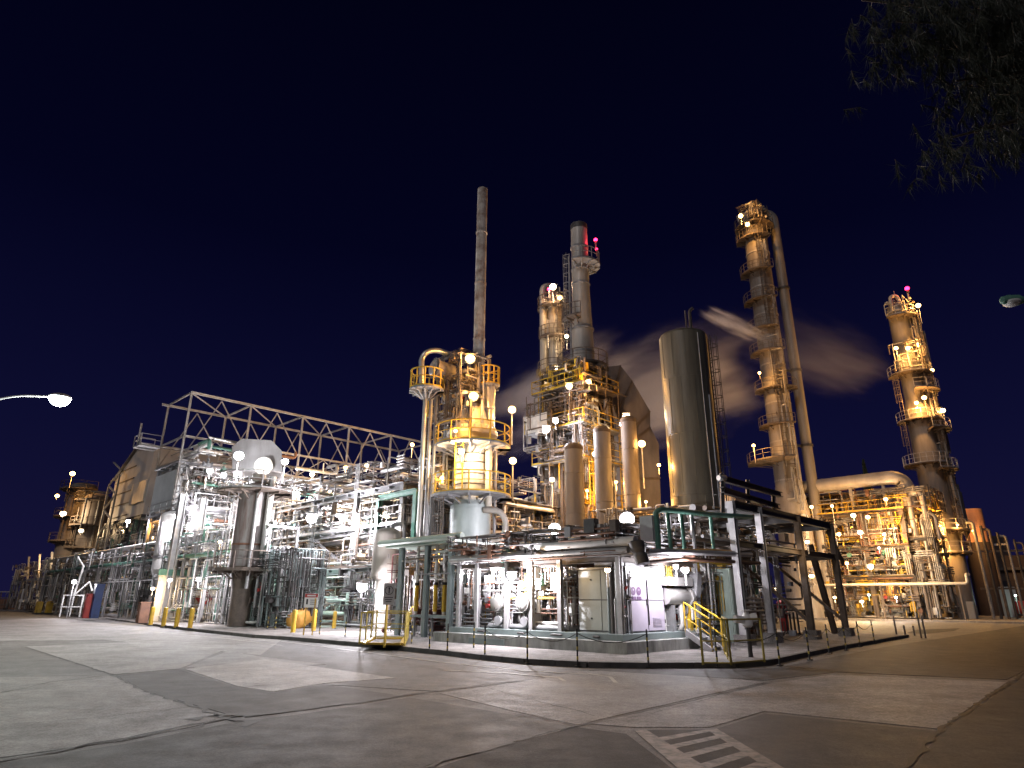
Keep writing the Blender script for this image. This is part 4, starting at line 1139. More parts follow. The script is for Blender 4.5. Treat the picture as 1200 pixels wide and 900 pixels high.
for i, (z, lab) in enumerate(((5.6, 'lower horizontal exchanger inside the orange lit unit'), (8.9, 'upper horizontal exchanger inside the orange lit unit'))):
    t = thing('heat_exchanger', W(61.5, 9, z), lab, 'exchanger')
    MB().lathe(W(61.3, 7.2, z), dome(.6, .2, 0, top=False) + [(.6, 4.0), (.75, 4.0), (.75, 4.2), (.6, 4.2), (.6, 4.9)] + dome(.6, .2, 4.9), 20, V).build('shell', 'white', t)
    for k in (1.0, 3.2): MB().box(61.0, 61.6, 7.2 + k, 7.5 + k, z - 1.05, z - .45).build('saddle', 'brown', t)
# big top header
jt = thing('header_pipe', W(61, 12, 14.8), 'fat pale overhead pipe on stilts along the top of the orange lit unit', 'pipe')
zt = 14.75
MB().tube([W(61, 18.6, zt), W(61, 6.2, zt), W(61.6, 5.4, zt - .5), W(61.6, 5.3, 11.4)], .75, 20, 1.1).build('pipe', 'column', jt)
MB().sphere(W(61, 18.6, zt), .75, 18).build('end_cap', 'column', jt)
for v_ in (7.4, 10.8, 14.6, 17.4): stick('stilt', W(61, v_, 11.3), W(61, v_, zt - .7), .3, .3, 'column', jt)
ps = thing('cladding_wall', W(66, 14, 11.3), 'dull plate screen wall standing behind the fat overhead pipe', 'wall')
for k in range(6):
    MB().box(64.0, 64.12, 6.5 + k * 2.0, 8.46 + k * 2.0, 11.35, 14.2).build('panel', 'duct', ps)
jp = thing('bent_piping', W(61, 4.5, 8), 'row of tall pipes looping over beside the right tower', 'pipes')
for i, (v_, z1, r) in enumerate(((5.2, 12.9, .30), (4.4, 10.6, .16))):
    pipe([W(61, v_, .3), W(61, v_, z1), W(61, v_ - 1.3, z1), W(61, v_ - 1.3, 9 - i)], r, 'column', jp, bend=.6, n=12)
ph = thing('sleeper_pipe', W(60, 10, 3.3), 'long thin cream pipe running level in front of the right tower', 'pipe')
pipe([W(59.4, 19, 3.55), W(59.4, 1.2, 3.55), W(59.4, 1.2, 4.4), W(60.6, 1.2, 4.4)], .14, 'cream', ph, bend=.3)
for v_ in (17, 13, 9, 5, 2): stick('support', W(59.4, v_, .16), W(59.4, v_, 3.4), .12, .12, 'brown', ph)

# ================================================================== RIGHT TOWER
cL = at(1119, 690, 74)
def zL(py): return zof(cL, py)
lt = thing('distillation_column', (cL.x, cL.y, .16), 'rightmost pale column ringed by lit balconies with a red beacon on top', 'column')
MB().lathe((cL.x, cL.y, 0), [(1.6, .16), (1.6, zL(655)), (1.42, zL(640)), (1.36, zL(480)), (1.15, zL(470)), (1.12, zL(362))] + dome(1.12, .6, zL(362)), 32).build('shell', 'dullcolumn', lt)
for py, a0, a1, r in ((374, 200, 400, 2.1), (440, 150, 400, 2.4), (460, 240, 420, 2.7), (494, 150, 400, 2.4), (506, 260, 430, 3.0), (545, 130, 280, 2.6), (552, 260, 420, 2.8), (622, 150, 420, 2.6), (648, 150, 400, 2.4)):
    ring_platform((cL.x, cL.y, zL(py)), 1.2, r, lt, 'brown', 'galv', a0, a1)
lu, lv = uv(cL)
for a, b in ((648, 545), (545, 494), (494, 440), (440, 374)):
    ladder(cL + Vector((1.0, -1.5, 0)), zL(a), zL(b), (.5, -1, 0), lt, 'brown')
for a, b, ang in ((545, 494, 190), (494, 440, 195)):
    d = Vector((math.cos(math.radians(ang)), math.sin(math.radians(ang)), 0))
    ladder(cL + d * 2.3, zL(a), zL(b), d, lt, 'brown')
rng = random.Random(15)
clutter(lt, lu - .6, lu + 2.2, lv - 2.0, lv - 1.0, zL(640), zL(380), 60, rng, ['galv', 'brown', 'column', 'dark'], .05, .18, .8)
clutter(lt, lu - 1.6, lu + 1.5, lv - 1.8, lv + 1.2, zL(372), zL(352), 18, rng, ['galv', 'cream'], .05, .12, .3)
clutter(lt, lu - 1.8, lu + 1.5, lv - 2, lv + 1.5, zL(440), zL(405), 34, rng, ['galv', 'cream', 'brown'], .05, .12, .5)
clutter(lt, lu - .6, lu + 1.8, lv - 2.2, lv - 1.1, zL(640), zL(560), 30, rng, ['brown', 'galv', 'cream', 'dark'], .05, .14, .6)
fine(lt, lu - .3, lu + 1.9, lv - 2.1, lv - 1.2, zL(655), zL(360), 190, rng, ['brown', 'galv', 'dark', 'column'], .07, .06, .75)
MB().lathe((cL.x, cL.y, zL(368)), [(1.0, 0), (1.25, .02), (1.25, .15), (1.0, .17)], 24, caps=False).build('top_ring', 'cream', lt)
pipe([Vector((cL.x - .9, cL.y - .5, zL(362))), Vector((cL.x - .9, cL.y - .5, zL(350))), Vector((cL.x, cL.y - .5, zL(348))), Vector((cL.x + .4, cL.y - .5, zL(362)))], .22, 'cream', lt, n=12)
pipe([Vector((cL.x + .1, cL.y, zL(362))), Vector((cL.x + .1, cL.y, zL(341)))], .06, 'steel', lt, name='mast')
for s in (-1.4, 1.2):
    MB().box(lu - 1.9, lu - 1.4, lv + s - .3, lv + s + .3, .16, 1.9).build('leg_block', 'cream', lt)
# parallel slim vertical pipes right of the tower
lr = thing('pipe_rack', W(lu, lv - 5, .16), 'row of leaning slim pipes with bent tops right of the rightmost column', 'rack')
for i in range(8):
    u_, v_ = lu - 1.5 + .25 * i, lv - 3.2 - i * .62
    h_ = zof(W(u_, v_), 612 + 4 * i)
    pipe([W(u_, v_, .2), W(u_, v_, h_)] if i % 2 else [W(u_, v_, .2), W(u_, v_, h_), W(u_, v_ + .6, h_)], .16 - .01 * i, ('steel', 'dark', 'brown', 'dark')[i % 4], lr, bend=.3)
for z in (3.2, 7.0):
    stick('beam', W(lu - 1.5, lv - 2.6, z), W(lu + .4, lv - 8.2, z), .15, .2, 'brown', lr)

# ================================================================== FAR RIGHT: dark building, chimney, cabinet, red trailer
db = thing('warehouse', W(92, -4, .16), 'dark low warehouse block at the far right edge', 'building')
P = [at(1150, 724, 95), at(1290, 724, 88)]
z0, z1, z2 = .1, zof(P[0], 628), zof(P[0], 652)
d = (P[1] - P[0]).normalized(); nb_ = Vector((-d.y, d.x, 0))
L = (P[1] - P[0]).length
MB().frame((P[0] + P[1]) / 2 + nb_ * 5 - ZZ * ((P[0].z + P[1].z) / 2 - z2 / 2), d, nb_, ZZ, L, 10, z2).build('wall', 'umber', db)
MB().frame(P[0] + d * L * .22 + nb_ * 6 + ZZ * (z2 + (z1 - z2) / 2 - P[0].z), d, nb_, ZZ, L * .34, 6, z1 - z2).build('upper_storey', 'umber', db)
MB().frame(P[0] + d * L * .5 - nb_ * .3 + ZZ * (zof(P[0], 668) - P[0].z), d, nb_, ZZ, L, .5, .35).build('canopy', 'dark', db)
MB().frame(P[0] + d * L * .28 - nb_ * .1 + ZZ * (zof(P[0], 640) - P[0].z), d, nb_, ZZ, 2.6, .3, .25).build('wall_pipe', 'galv', db)
for k in range(5):
    MB().frame(P[0] + d * (3.4 + k * 3) - nb_ * .06 + ZZ * (z2 * .45 - P[0].z), d, nb_, ZZ, 1.6, .08, 2.0).build('window', 'glass', db)
oc = thing('smoke_stack', at(1140, 640, 92), 'short fat orange lit chimney at the far right behind the pipes', 'chimney')
c = at(1147, 640, 92)
MB().lathe((c.x, c.y, 0), [(1.3, zof(c, 636)), (1.3, zof(c, 597)), (1.1, zof(c, 597)), (1.1, zof(c, 599))], 28).build('flue', 'orangeclad', oc)
MB().lathe((c.x, c.y, 0), [(1.5, .1), (1.5, zof(c, 636))], 28).build('base', 'umber', oc)
MB().lathe((c.x, c.y, zof(c, 612)), [(1.3, 0), (1.36, .02), (1.36, .15), (1.3, .17)], 28, caps=False).build('band', 'orangeclad', oc)
cb = thing('switch_cabinet', at(1183, 718, 84), 'pale tall switch cabinet with three doors at the far right', 'cabinet')
for k in range(3):
    p = at(1178 + k * 5.2, 705, 80)
    MB().frame(Vector((p.x, p.y, 1.9)), Vector((1, 0, 0)), Vector((0, 1, 0)), ZZ, .55, .5, 3.4).build('door', 'palesheet', cb)
rt = thing('red_trailer', at(1196, 718, 80), 'red wheeled tank trailer half cut by the right frame edge', 'trailer')
p = at(1202, 708, 78); p.z = 1.3
MB().lathe(p - Vector((.9, 0, 0)), dome(.75, .25, 0, top=False) + [(.75, 2.6)] + dome(.75, .25, 2.6), 18, Vector((1, .1, 0))).build('tank', 'red', rt)
for s in (-.2, 1.4):
    MB().lathe(p + Vector((s, -.7, -.85)), [(.38, 0), (.38, .22)], 16, Vector((0, -1, 0))).build('wheel', 'black', rt)
MB().frame(p + Vector((.5, 0, -.75)), Vector((1, 0, 0)), Vector((0, 1, 0)), ZZ, 3.0, 1.0, .15).build('chassis', 'dark', rt)
MB().lathe(p + Vector((.4, -.76, .1)), [(.2, 0), (.2, .03)], 14, Vector((0, -1, 0))).build('badge', 'sign', rt)

# ================================================================== GANTRY UNIT (left)
GV0, GV1 = 47.5, 53.5
gt = thing('roof_truss', W(15, 50, 13.3), 'long pale open roof truss spanning the top of the left unit', 'truss')
GU = [1.3, 6.9, 12.4, 17.9, 23.4, 28.9]
ZB, ZM, ZT = 13.4, 15.6, 19.7
for gv in (GV0, GV1):
    stick('chord', W(GU[0] - (.0 if gv == GV0 else .6), gv, ZT), W(GU[-1] + .3, gv, ZT), .17, .20, 'palebeam', gt)
    stick('chord', W(GU[0], gv, ZM), W(GU[-1], gv, ZM), .15, .18, 'palebeam', gt)
    stick('chord', W(GU[0], gv, ZB), W(GU[-1], gv, ZB), .18, .24, 'palebeam', gt)
    for i, u_ in enumerate(GU):
        stick('post', W(u_, gv, ZB - (13 if i == 0 and gv == GV0 else .2)), W(u_, gv, ZT + .1), .16, .16, 'palebeam', gt)
    for a, b in zip(GU[:-1], GU[1:]):
        mu = (a + b) / 2
        o_ = V * .1
        stick('diagonal', W(a + .1, gv, ZB + .2) + o_, W(mu, gv, ZT - .2) + o_, .09, .09, 'palebeam', gt)
        stick('diagonal', W(mu, gv, ZT - .2) + o_, W(b - .1, gv, ZM) + o_, .09, .09, 'palebeam', gt)
        stick('diagonal', W(a + .1, gv, ZB + .2) - o_, W(mu, gv, ZM - .1) - o_, .075, .075, 'palebeam', gt)
        stick('diagonal', W(mu, gv, ZM - .1) - o_, W(b - .1, gv, ZB + .2) - o_, .075, .075, 'palebeam', gt)
for u_ in GU:
    for z in (ZT, ZM, ZB):
        stick('tie_beam', W(u_, GV0 + .12, z), W(u_, GV1 - .12, z), .12, .15, 'palebeam', gt)
for a, b in zip(GU[:-1], GU[1:]):
    stick('diagonal', W(a, GV0, ZT - .05), W(b, GV1, ZT - .05), .1, .1, 'palebeam', gt)
for a in (1.3, 3.2):
    pass
lw = thing('work_platform', W(-1, 54, 15), 'small railed platform hanging at the left end of the roof truss', 'platform')
deck(-.8, 1.0, 52.6, 54.6, 15.3, lw, 'steel', 'galv', 'uvV')
stick('hanger', W(-.6, 54, 15.3), W(-.6, 54, 17.6), .14, .14, 'palebeam', lw)
gf = thing('process_unit', W(14, 50, .13), 'white lit left process building frame under the long roof truss', 'structure')
FU_ = [1.6, 6.9, 12.4, 17.9, 23.4, 28.9]
FV_ = [47.6, 53.4]
frame(gf, FU_, FV_, [4.6, 8.6, 13.1], 'galv', 'steel', .38, .36, .13, brace=[('u', 0, 1, 2, 'X'), ('u', 0, 3, 1, 'X'), ('v', 0, 0, 2, '/'), ('u', 0, 4, 2, 'V')])
frame(gf, FU_, [42.5, 47.2], [4.6, 8.6], 'galv', 'steel', .36, .34, .13, brace=[('u', 0, 1, 1, 'X'), ('u', 0, 3, 1, '/')])
for z in (4.8, 8.8):
    deck(1.2, 29.3, 42.1, 53.8, z, gf, 'steel', 'galv', 'uv')
deck(1.2, 29.3, 47.3, 53.8, 13.3, gf, 'steel', None)
rng = random.Random(101)
MG = ['white', 'galv', 'clad', 'white', 'steel', 'white', 'green', 'rustpipe']
fine(gf, 1.4, 28, 42.2, 52, .3, 4.4, 330, rng, ['white', 'galv', 'steel', 'dark', 'brown'], .06)
fine(gf, 1.4, 28, 42.2, 52, 5.0, 8.4, 385, rng, ['white', 'galv', 'steel', 'dark', 'clad'], .06)
fine(gf, 1.4, 28, 46.8, 52, 8.9, 13.0, 385, rng, ['white', 'galv', 'steel', 'clad', 'brown'], .06)
fine(gf, 1.4, 28, 42.2, 47, 8.9, 10.4, 176, rng, ['white', 'galv', 'steel', 'dark'], .06)
clutter(gf, 1.8, 28, 42.7, 53, .4, 4.4, 90, rng, MG, .05, .2)
clutter(gf, 1.8, 28, 42.7, 53, 5.0, 8.4, 100, rng, MG, .05, .22)
clutter(gf, 1.8, 28, 47.2, 53, 9.0, 12.8, 110, rng, MG, .05, .22)
clutter(gf, 1.8, 28, 42.7, 53, 13.4, 15, 40, rng, MG, .05, .2, .3)
for i in range(40): valve(W(rng.uniform(1.4, 26), 42.4 + rng.random(), rng.uniform(5, 12.5)), rng.uniform(.7, 1.3), rng, gf)
for px, Y, h_ in ((196, 51, 9.6), (222, 50.5, 9.2), (262, 52, 9.0)):
    p = at(px, 690, Y)
    stick('column', Vector((p.x, p.y, .13)), Vector((p.x, p.y, h_)), .5, .5, 'galv', gf)
# wall panel at left end and lit white vessels
MB().box(1.28, 1.36, 47.9, 53.2, 9.2, 12.6).build('wall_panel', 'palesheet', gf)
for (px_, v_, r, lab) in ((203, 55.5, 1.35, 'brilliant white upright drum at the left end of the left unit'), (240, 56.5, 1.8, 'second brilliant white upright drum from the left end of the left unit')):
    c = at(px_, 640, v_)
    t = thing('pressure_vessel', (c.x, c.y, .13), lab, 'vessel')
    b_ = (c.x, c.y, 0)
    MB().lathe(b_, [(r * .5, 2.2), (r, zof(c, 668)), (r, zof(c, 606))] + dome(r, .5, zof(c, 606)), 28).build('shell', 'white', t)
    MB().lathe((c.x, c.y, zof(c, 655)), [(r, 0), (r + .05, .02), (r + .05, .2), (r, .22)], 28, caps=False).build('band', 'galv', t)
    for k in range(4):
        a = PI / 4 + k * PI / 2
        MB().bar(Vector((c.x + r * .8 * math.cos(a), c.y + r * .8 * math.sin(a), .13)), Vector((c.x + r * .8 * math.cos(a), c.y + r * .8 * math.sin(a), zof(c, 664))), .2).build('leg', 'galv', t)
    pipe([Vector((c.x - .3, c.y - r - .1, zof(c, 650))), Vector((c.x - .3, c.y - r - .35, zof(c, 640))), Vector((c.x - .3, c.y - r - .35, zof(c, 615)))], .10, 'galv', t)
# rust stained big column in front
cC = at(291, 640, 42)
def zC(py): return zof(cC, py)
rc = thing('pressure_vessel', (cC.x, cC.y, .13), 'big grey rust streaked upright vessel in front of the left unit', 'vessel')
MB().lathe((cC.x, cC.y, 0), [(.98, zC(664)), (.98, zC(660)), (.98, zC(575))] + dome(1.02, .6, zC(575)), 30).build('shell', 'streaked', rc)
MB().lathe((cC.x, cC.y, 0), [(.62, .13), (.66, zC(690)), (.98, zC(664))], 26).build('skirt', 'brown', rc)
ring_platform((cC.x, cC.y, zC(668)), .9, 1.9, rc, 'brown', 'brown')
ring_platform((cC.x, cC.y, zC(577)), 1.02, 2.3, rc, 'brown', 'galv')
MB().lathe((cC.x, cC.y, zC(640)), [(1.02, 0), (1.06, .01), (1.06, .12), (1.02, .13)], 30, caps=False).build('band', 'rustpipe', rc)
MB().tube([cC + Vector((.1, 0, zC(572) - cC.z)), cC + Vector((.1, 0, zC(556) - cC.z))], .42, 16).build('neck', 'column', rc)
pipe([cC + Vector((.55, -.9, zC(578) - cC.z)), cC + Vector((.62, -1.0, zC(690) - cC.z))], .12, 'galv', rc)
pipe([cC + Vector((1.2, -.5, zC(560) - cC.z)), cC + Vector((1.2, -.5, zC(650) - cC.z))], .22, 'clad', rc)
ladder(cC + Vector((-.9, -.8, 0)), .3, zC(577), (-.6, -1, 0), rc, 'galv')
cu2, cv2 = uv(cC)
rng = random.Random(6)
clutter(rc, cu2 - 1.8, cu2 + 1.6, cv2 - 1.8, cv2 + 1.6, zC(576), zC(560), 24, rng, ['brown', 'steel', 'galv'], .04, .1, .3)
# machine house cover with arched opening on the roof
mh = thing('machine_cover', W(9, 46, 13.4), 'cream arched machinery cover behind the brightest flood on the left unit roof', 'cover')
pA = [(272, 552), (272, 524), (283, 514), (318, 516), (330, 528), (331, 552)]
pA = [at(x, y, 54) for x, y in pA]
MB().prism(pA, U * 1.5 + V * 3).build('casing', 'greyduct', mh)
MB().lathe(at(309, 546, 53.8), [(.55, 0), (.75, 0), (.75, .25), (.55, .25)], 20, (EYE - at(309, 546, 53.8))).build('arch_trim', 'cream', mh)
# front pipe rack of the left unit
fr = thing('pipe_rack', W(2, 50, .13), 'long front pipe rack with green top rail running along the left unit', 'rack')
for k in range(14):
    v_ = 27 + k * 4.6
    stick('column', W(.7, v_, .13), W(.7, v_, 6.2), .16, .16, 'galv', fr)
    stick('column', W(2.6, v_, .13), W(2.6, v_, 6.2), .16, .16, 'steel', fr)
    for z in (4.6, 6.1): stick('beam', W(.78, v_, z), W(2.52, v_, z), .14, .18, 'steel', fr)
for i, (u_, z, r, mt) in enumerate(((.8, 4.85, .14, 'green'), (1.2, 4.8, .09, 'galv'), (1.6, 4.82, .11, 'white'), (2.1, 4.85, .13, 'galv'), (.7, 5.5, .05, 'galv'), (1.0, 6.32, .12, 'galv'), (1.5, 6.3, .08, 'clad'), (1.9, 6.34, .12, 'steel'), (2.3, 6.3, .09, 'green'), (.62, 3.2, .06, 'galv'))):
    pipe([W(u_, 27, z), W(u_, 88, z)], r, mt, fr)
rng = random.Random(66)
fine(fr, .4, 3.0, 30, 88, .2, 6.6, 495, rng, ['galv', 'steel', 'white', 'dark', 'green'], .05)
clutter(fr, .5, 2.8, 27, 60, .3, 4.4, 55, rng, ['galv', 'white', 'steel', 'clad'], .04, .10, .65)
clutter(fr, .5, 2.8, 60, 88, .3, 6.0, 35, rng, ['galv', 'white', 'steel', 'clad'], .04, .12, .65)
# hazard diamond board on the lit cream wall behind the rack
cw = thing('store_wall', W(4.2, 44, .13), 'cream lit low wall panels behind the front rack with a red hazard diamond', 'wall')
wl0, wl1 = at(184, 690, 50.5), at(268, 690, 50.5)
wu0, wv0 = uv(wl0)
wu1 = wu0 + 7.4
for k in range(5):
    MB().box(wu0 + k * 1.5, wu0 + k * 1.5 + 1.46, wv0, wv0 + .15, .13, 3.6).build('panel', 'cream', cw)
MB().box(wu0 - .1, wu0 + 7.6, wv0 - .12, wv0 - .004, 3.4, 3.85).build('fascia', 'green', cw)
MB().bar(W(wu0 + .4, wv0 - .3, .4), W(wu0 + 2.6, wv0 - .3, 2.2), .3, .2).build('conveyor', 'galv', cw)
c = W(wu0 + 3.55, wv0 - .05, 1.75)
hz = thing('hazard_sign', c, 'red diamond hazard board with white centre on the cream wall', 'sign')
MB().frame(c, (U + ZZ).normalized(), V, (ZZ - U).normalized(), .95, .04, .95).build('board', 'red', hz)
MB().frame(c - V * .03, (U + ZZ).normalized(), V, (ZZ - U).normalized(), .42, .03, .42).build('centre', 'sign', hz)
MB().frame(c - V * .05, U, V, ZZ, .10, .02, .28).build('flame_mark', 'black', hz)

# ================================================================== MIDDLE UNIT between gantry unit and reactor
mu_ = thing('process_unit', W(10, 30, .13), 'dense middle pipe unit with grey columns left of the reactor', 'structure')
NU, NV = [5.0, 9.5, 14.5, 20.0], [19.0, 24.0, 29.5, 35.5]
frame(mu_, NU, NV, [3.4, 5.8, 8.2], 'steel', 'steel', .36, .34, .13, brace=[('u', 0, 0, 1, 'X'), ('v', 0, 1, 1, '/'), ('v', 0, 2, 2, 'X'), ('u', 0, 1, 2, '/')])
deck(4.7, 20.3, 18.7, 35.8, 3.6, mu_, 'steel', 'brown', 'uv')
deck(4.7, 20.3, 18.7, 35.8, 6.0, mu_, 'steel', 'galv', 'uv')
deck(4.7, 20.3, 18.7, 35.8, 8.4, mu_, 'steel', None)
rng = random.Random(202)
MM = ['steel', 'galv', 'brown', 'white', 'clad', 'dark', 'rustpipe']
clutter(mu_, 4.6, 19, 18.6, 35, .4, 3.2, 90, rng, MM, .05, .17)
fine(mu_, 4.2, 16, 18.2, 35, .3, 3.3, 341, rng, ['steel', 'dark', 'brown', 'galv', 'clad'])
fine(mu_, 4.6, 16, 18.6, 35, 3.7, 8.0, 385, rng, ['steel', 'brown', 'dark', 'galv', 'white'])
fine(mu_, 4.6, 19, 18.6, 35, 8.4, 10.2, 143, rng, ['steel', 'brown', 'galv', 'dark'])
clutter(mu_, 4.8, 19, 18.8, 35, 3.8, 5.7, 80, rng, MM, .05, .17)
clutter(mu_, 4.8, 19, 18.8, 35, 6.1, 8.1, 80, rng, MM + ['white'], .05, .2)
clutter(mu_, 5.2, 19, 19.2, 35, 8.5, 10.5, 40, rng, MM, .05, .15, .3)
for i in range(24): valve(W(4.9 + rng.random(), rng.uniform(19.5, 35), rng.uniform(.8, 7)), rng.uniform(.6, 1.0), rng, mu_)
gpf = thing('green_portal', W(6, 21, .13), 'green painted steel portal frame standing up out of the middle unit', 'portal')
for px, Y in ((441, 40), (485, 36.5)):
    p = at(px, 640, Y)
    stick('post', Vector((p.x, p.y, 4.5)), Vector((p.x, p.y, zof(p, 576 if px > 460 else 585))), .3, .3, 'green', gpf)
pa, pb_ = at(441, 640, 40), at(485, 640, 36.5)
stick('lintel', Vector((pa.x, pa.y, zof(pa, 584))), Vector((pb_.x, pb_.y, zof(pb_, 575))), .25, .3, 'green', gpf)
mv = thing('pressure_vessel', at(453, 700, 37), 'pinkish grey upright vessel behind the warning sign', 'vessel')
c = at(453, 650, 37)
MB().lathe((c.x, c.y, 0), dome(.78, .5, zof(c, 672), top=False) + [(.78, zof(c, 627))] + dome(.78, .4, zof(c, 627)), 26).build('shell', 'column', mv)
MB().lathe((c.x, c.y, 0), [(.45, .13), (.5, zof(c, 668))], 18).build('skirt', 'column', mv)
pipe([Vector((c.x + .2, c.y, zof(c, 625))), Vector((c.x + .2, c.y, zof(c, 615))), Vector((c.x + .9, c.y, zof(c, 613))), Vector((c.x + .9, c.y, zof(c, 660)))], .12, 'steel', mv)
ladder(c + Vector((.95, -.2, 0)), .4, zof(c, 630), (1, -.2, 0), mv)
# big white round ended drum with dark door plate
dm = thing('horizontal_drum', at(323, 718, 46), 'large pale round ended drum lying low behind the yellow bollards', 'vessel')
c = at(322, 714, 46)
dd = U * .25 + V * 1.0
MB().lathe(c, dome(1.25, .35, 0, top=False) + [(1.25, 3.5)], 28, dd).build('shell', 'white', dm)
MB().frame(c + Vector((.35, -.65, -.35)), Vector((1, 0, 0)), Vector((0, 1, 0)), ZZ, .85, .3, 1.5).build('access_plate', 'teal', dm)
MB().frame(c + dd.normalized() * 1.2 - ZZ * 1.1, U, V, ZZ, 2.0, .4, 1.3).build('saddle', 'concrete', dm)
# yellow small tank
yt = thing('fuel_tank', at(361, 730, 41), 'small orange horizontal fuel tank behind the warning sign board', 'tank')
c = at(352, 725, 40)
ax = at(372, 717, 41.5) - at(346, 728, 39.5)
MB().lathe(c - ax.normalized() * .6, dome(.52, .2, 0, top=False) + [(.52, 1.2)] + dome(.52, .2, 1.2), 22, ax).build('shell', 'orange', yt)
for k in (-.2, .5):
    p = c + ax.normalized() * k
    MB().bar(p - ZZ * .4, Vector((p.x, p.y, .13)), .12, .6).build('saddle', 'dark', yt)
# green pipe cluster at kerb
gc = thing('pipe_manifold', W(1.5, 30, .13), 'greenish upright pipe manifold with valves standing near the kerb', 'pipes')
rng = random.Random(12)
for i in range(22):
    u_, v_ = rng.uniform(.8, 3.0), rng.uniform(26.0, 31.5)
    pipe([W(u_, v_, .15), W(u_, v_, rng.uniform(2.4, 4.8))], rng.uniform(.03, .09), rng.choice(('teal', 'dark', 'galv', 'dark', 'steel')), gc)
clutter(gc, .8, 3.0, 26, 31.5, .3, 4.5, 24, rng, ['dark', 'steel', 'galv'], .03, .08, .2)
fine(gc, .6, 3.2, 24, 32, .2, 4.6, 286, rng, ['teal', 'dark', 'steel', 'dark'], .045, .08, .7)
for i in range(12): valve(W(rng.uniform(.7, 1.6), rng.uniform(26, 31), rng.uniform(.6, 2.6)), .55, rng, gc)

# ================================================================== FAR LEFT: clad building, twin columns, fence
bl = thing('process_building', W(8, 72, .13), 'tall grey clad building with slanted roof behind the left end of the truss', 'building')
Zb = zof(at(150, 600, 76), 530)
MB().prism([W(5.5, 70, 10.8), W(5.5, 70, Zb + .3), W(5.5, 77, Zb + 1.2), W(5.5, 84, Zb - 2.0), W(5.5, 84, 10.8)], U * 10).build('clad_wall', 'sheet', bl)
MB().box(5.3, 5.5, 70.3, 75.5, 12.5, Zb - 3.5).build('loading_hatch', 'cream', bl)
for k in range(5):
    MB().box(5.42, 5.5, 76.0, 83.5, 11.4 + k * 1.5, 11.52 + k * 1.5).build('wall_rail', 'brown', bl)
MB().prism([W(5.2, 69.8, Zb + .32), W(5.2, 69.8, Zb + .5), W(5.2, 77, Zb + 1.42), W(5.2, 84.3, Zb - 1.8), W(5.2, 84.3, Zb - 2.0), W(5.2, 77, Zb + 1.22)], U * 10.6).build('roof', 'duct', bl)
frame(bl, [5.5, 10, 15], [70, 75, 80, 84], [4.2, 7.6, 10.8], 'dark', 'dark', .4, .36, .13, brace=[('v', 0, 0, 1, 'X'), ('v', 0, 2, 2, 'X'), ('v', 0, 1, 3, '/'), ('u', 0, 0, 2, 'X')])
deck(5.2, 15, 69.5, 84.2, 7.8, bl, 'dark', 'steel', 'uv')
deck(5.2, 15, 69.5, 84.2, 4.4, bl, 'dark', 'green', 'uv')
stick('stair_tower_post', W(4.6, 79, .2), W(4.6, 79, Zb - 2), .2, .2, 'palebeam', bl)
stick('stair_tower_post', W(4.6, 83, .2), W(4.6, 83, Zb - 3), .2, .2, 'palebeam', bl)
for k in range(6):
    z = 9.5 + k * 1.55
    a, b = (79, 83) if k % 2 else (83, 79)
    stick('stair_flight', W(4.6, a, z), W(4.6, b, z + 1.5), .2, .12, 'palebeam', bl)
rng = random.Random(303)
fine(bl, 4.8, 12, 68, 84, .3, 10.4, 495, rng, ['steel', 'galv', 'dark', 'green', 'brown', 'white'], .08)
clutter(bl, 5.3, 14, 70, 84, .4, 10.4, 120, rng, ['steel', 'galv', 'dark', 'green', 'brown', 'white'], .06, .2)
for i, (px, Y, r, ptop, lab) in enumerate(((103, 92, 1.7, 585, 'right of the two dim dark columns at the far left'), (83, 97, 1.9, 572, 'left of the two dim dark columns at the far left'))):
    c = at(px, 640, Y)
    t = thing('distillation_column', (c.x, c.y, .13), lab, 'column', 'dim columns at the far left')
    zt = zof(c, ptop)
    MB().lathe((c.x, c.y, 0), [(r * .5, .13), (r * .7, 3.4), (r, 6.0), (r, zt)] + dome(r, .8, zt), 28).build('shell', 'duct', t)
    for k, a0 in ((.98, 150), (.75, 160), (.55, 170)):
        ring_platform((c.x, c.y, zt * k), r, r + 1.1, t, 'brown', 'brown', a0, a0 + 190)
    pipe([Vector((c.x + r * .7, c.y - r * .8, .5)), Vector((c.x + r * .7, c.y - r * .8, zt))], .16, 'steel', t)
    cu3, cv3 = uv(c)
    clutter(t, cu3 - r - .6, cu3 + r, cv3 - r - .6, cv3 + r, zt * .5, zt + 1.0, 16, rng, ['brown', 'steel'], .06, .14, .6)
pf = thing('pipe_trestle', W(3, 98, .13), 'low steel trestle under the far left columns', 'trestle')
frame(pf, [1.5, 5.5], [84, 91, 98, 105, 112], [4.2], 'galv', 'steel', .3, .3)
fine(pf, 1, 6, 84, 112, .3, 6.5, 275, rng, ['galv', 'steel', 'white', 'brown', 'dark'], .08)
clutter(pf, 1.5, 5.5, 85, 112, .5, 6.5, 60, rng, ['galv', 'steel', 'white', 'brown'], .06, .16, .5)
for v_ in (84, 91, 98): stick('brace', W(1.4, v_ + .3, .3), W(1.4, v_ + 6, 7.4), .22, .22, 'galv', pf)
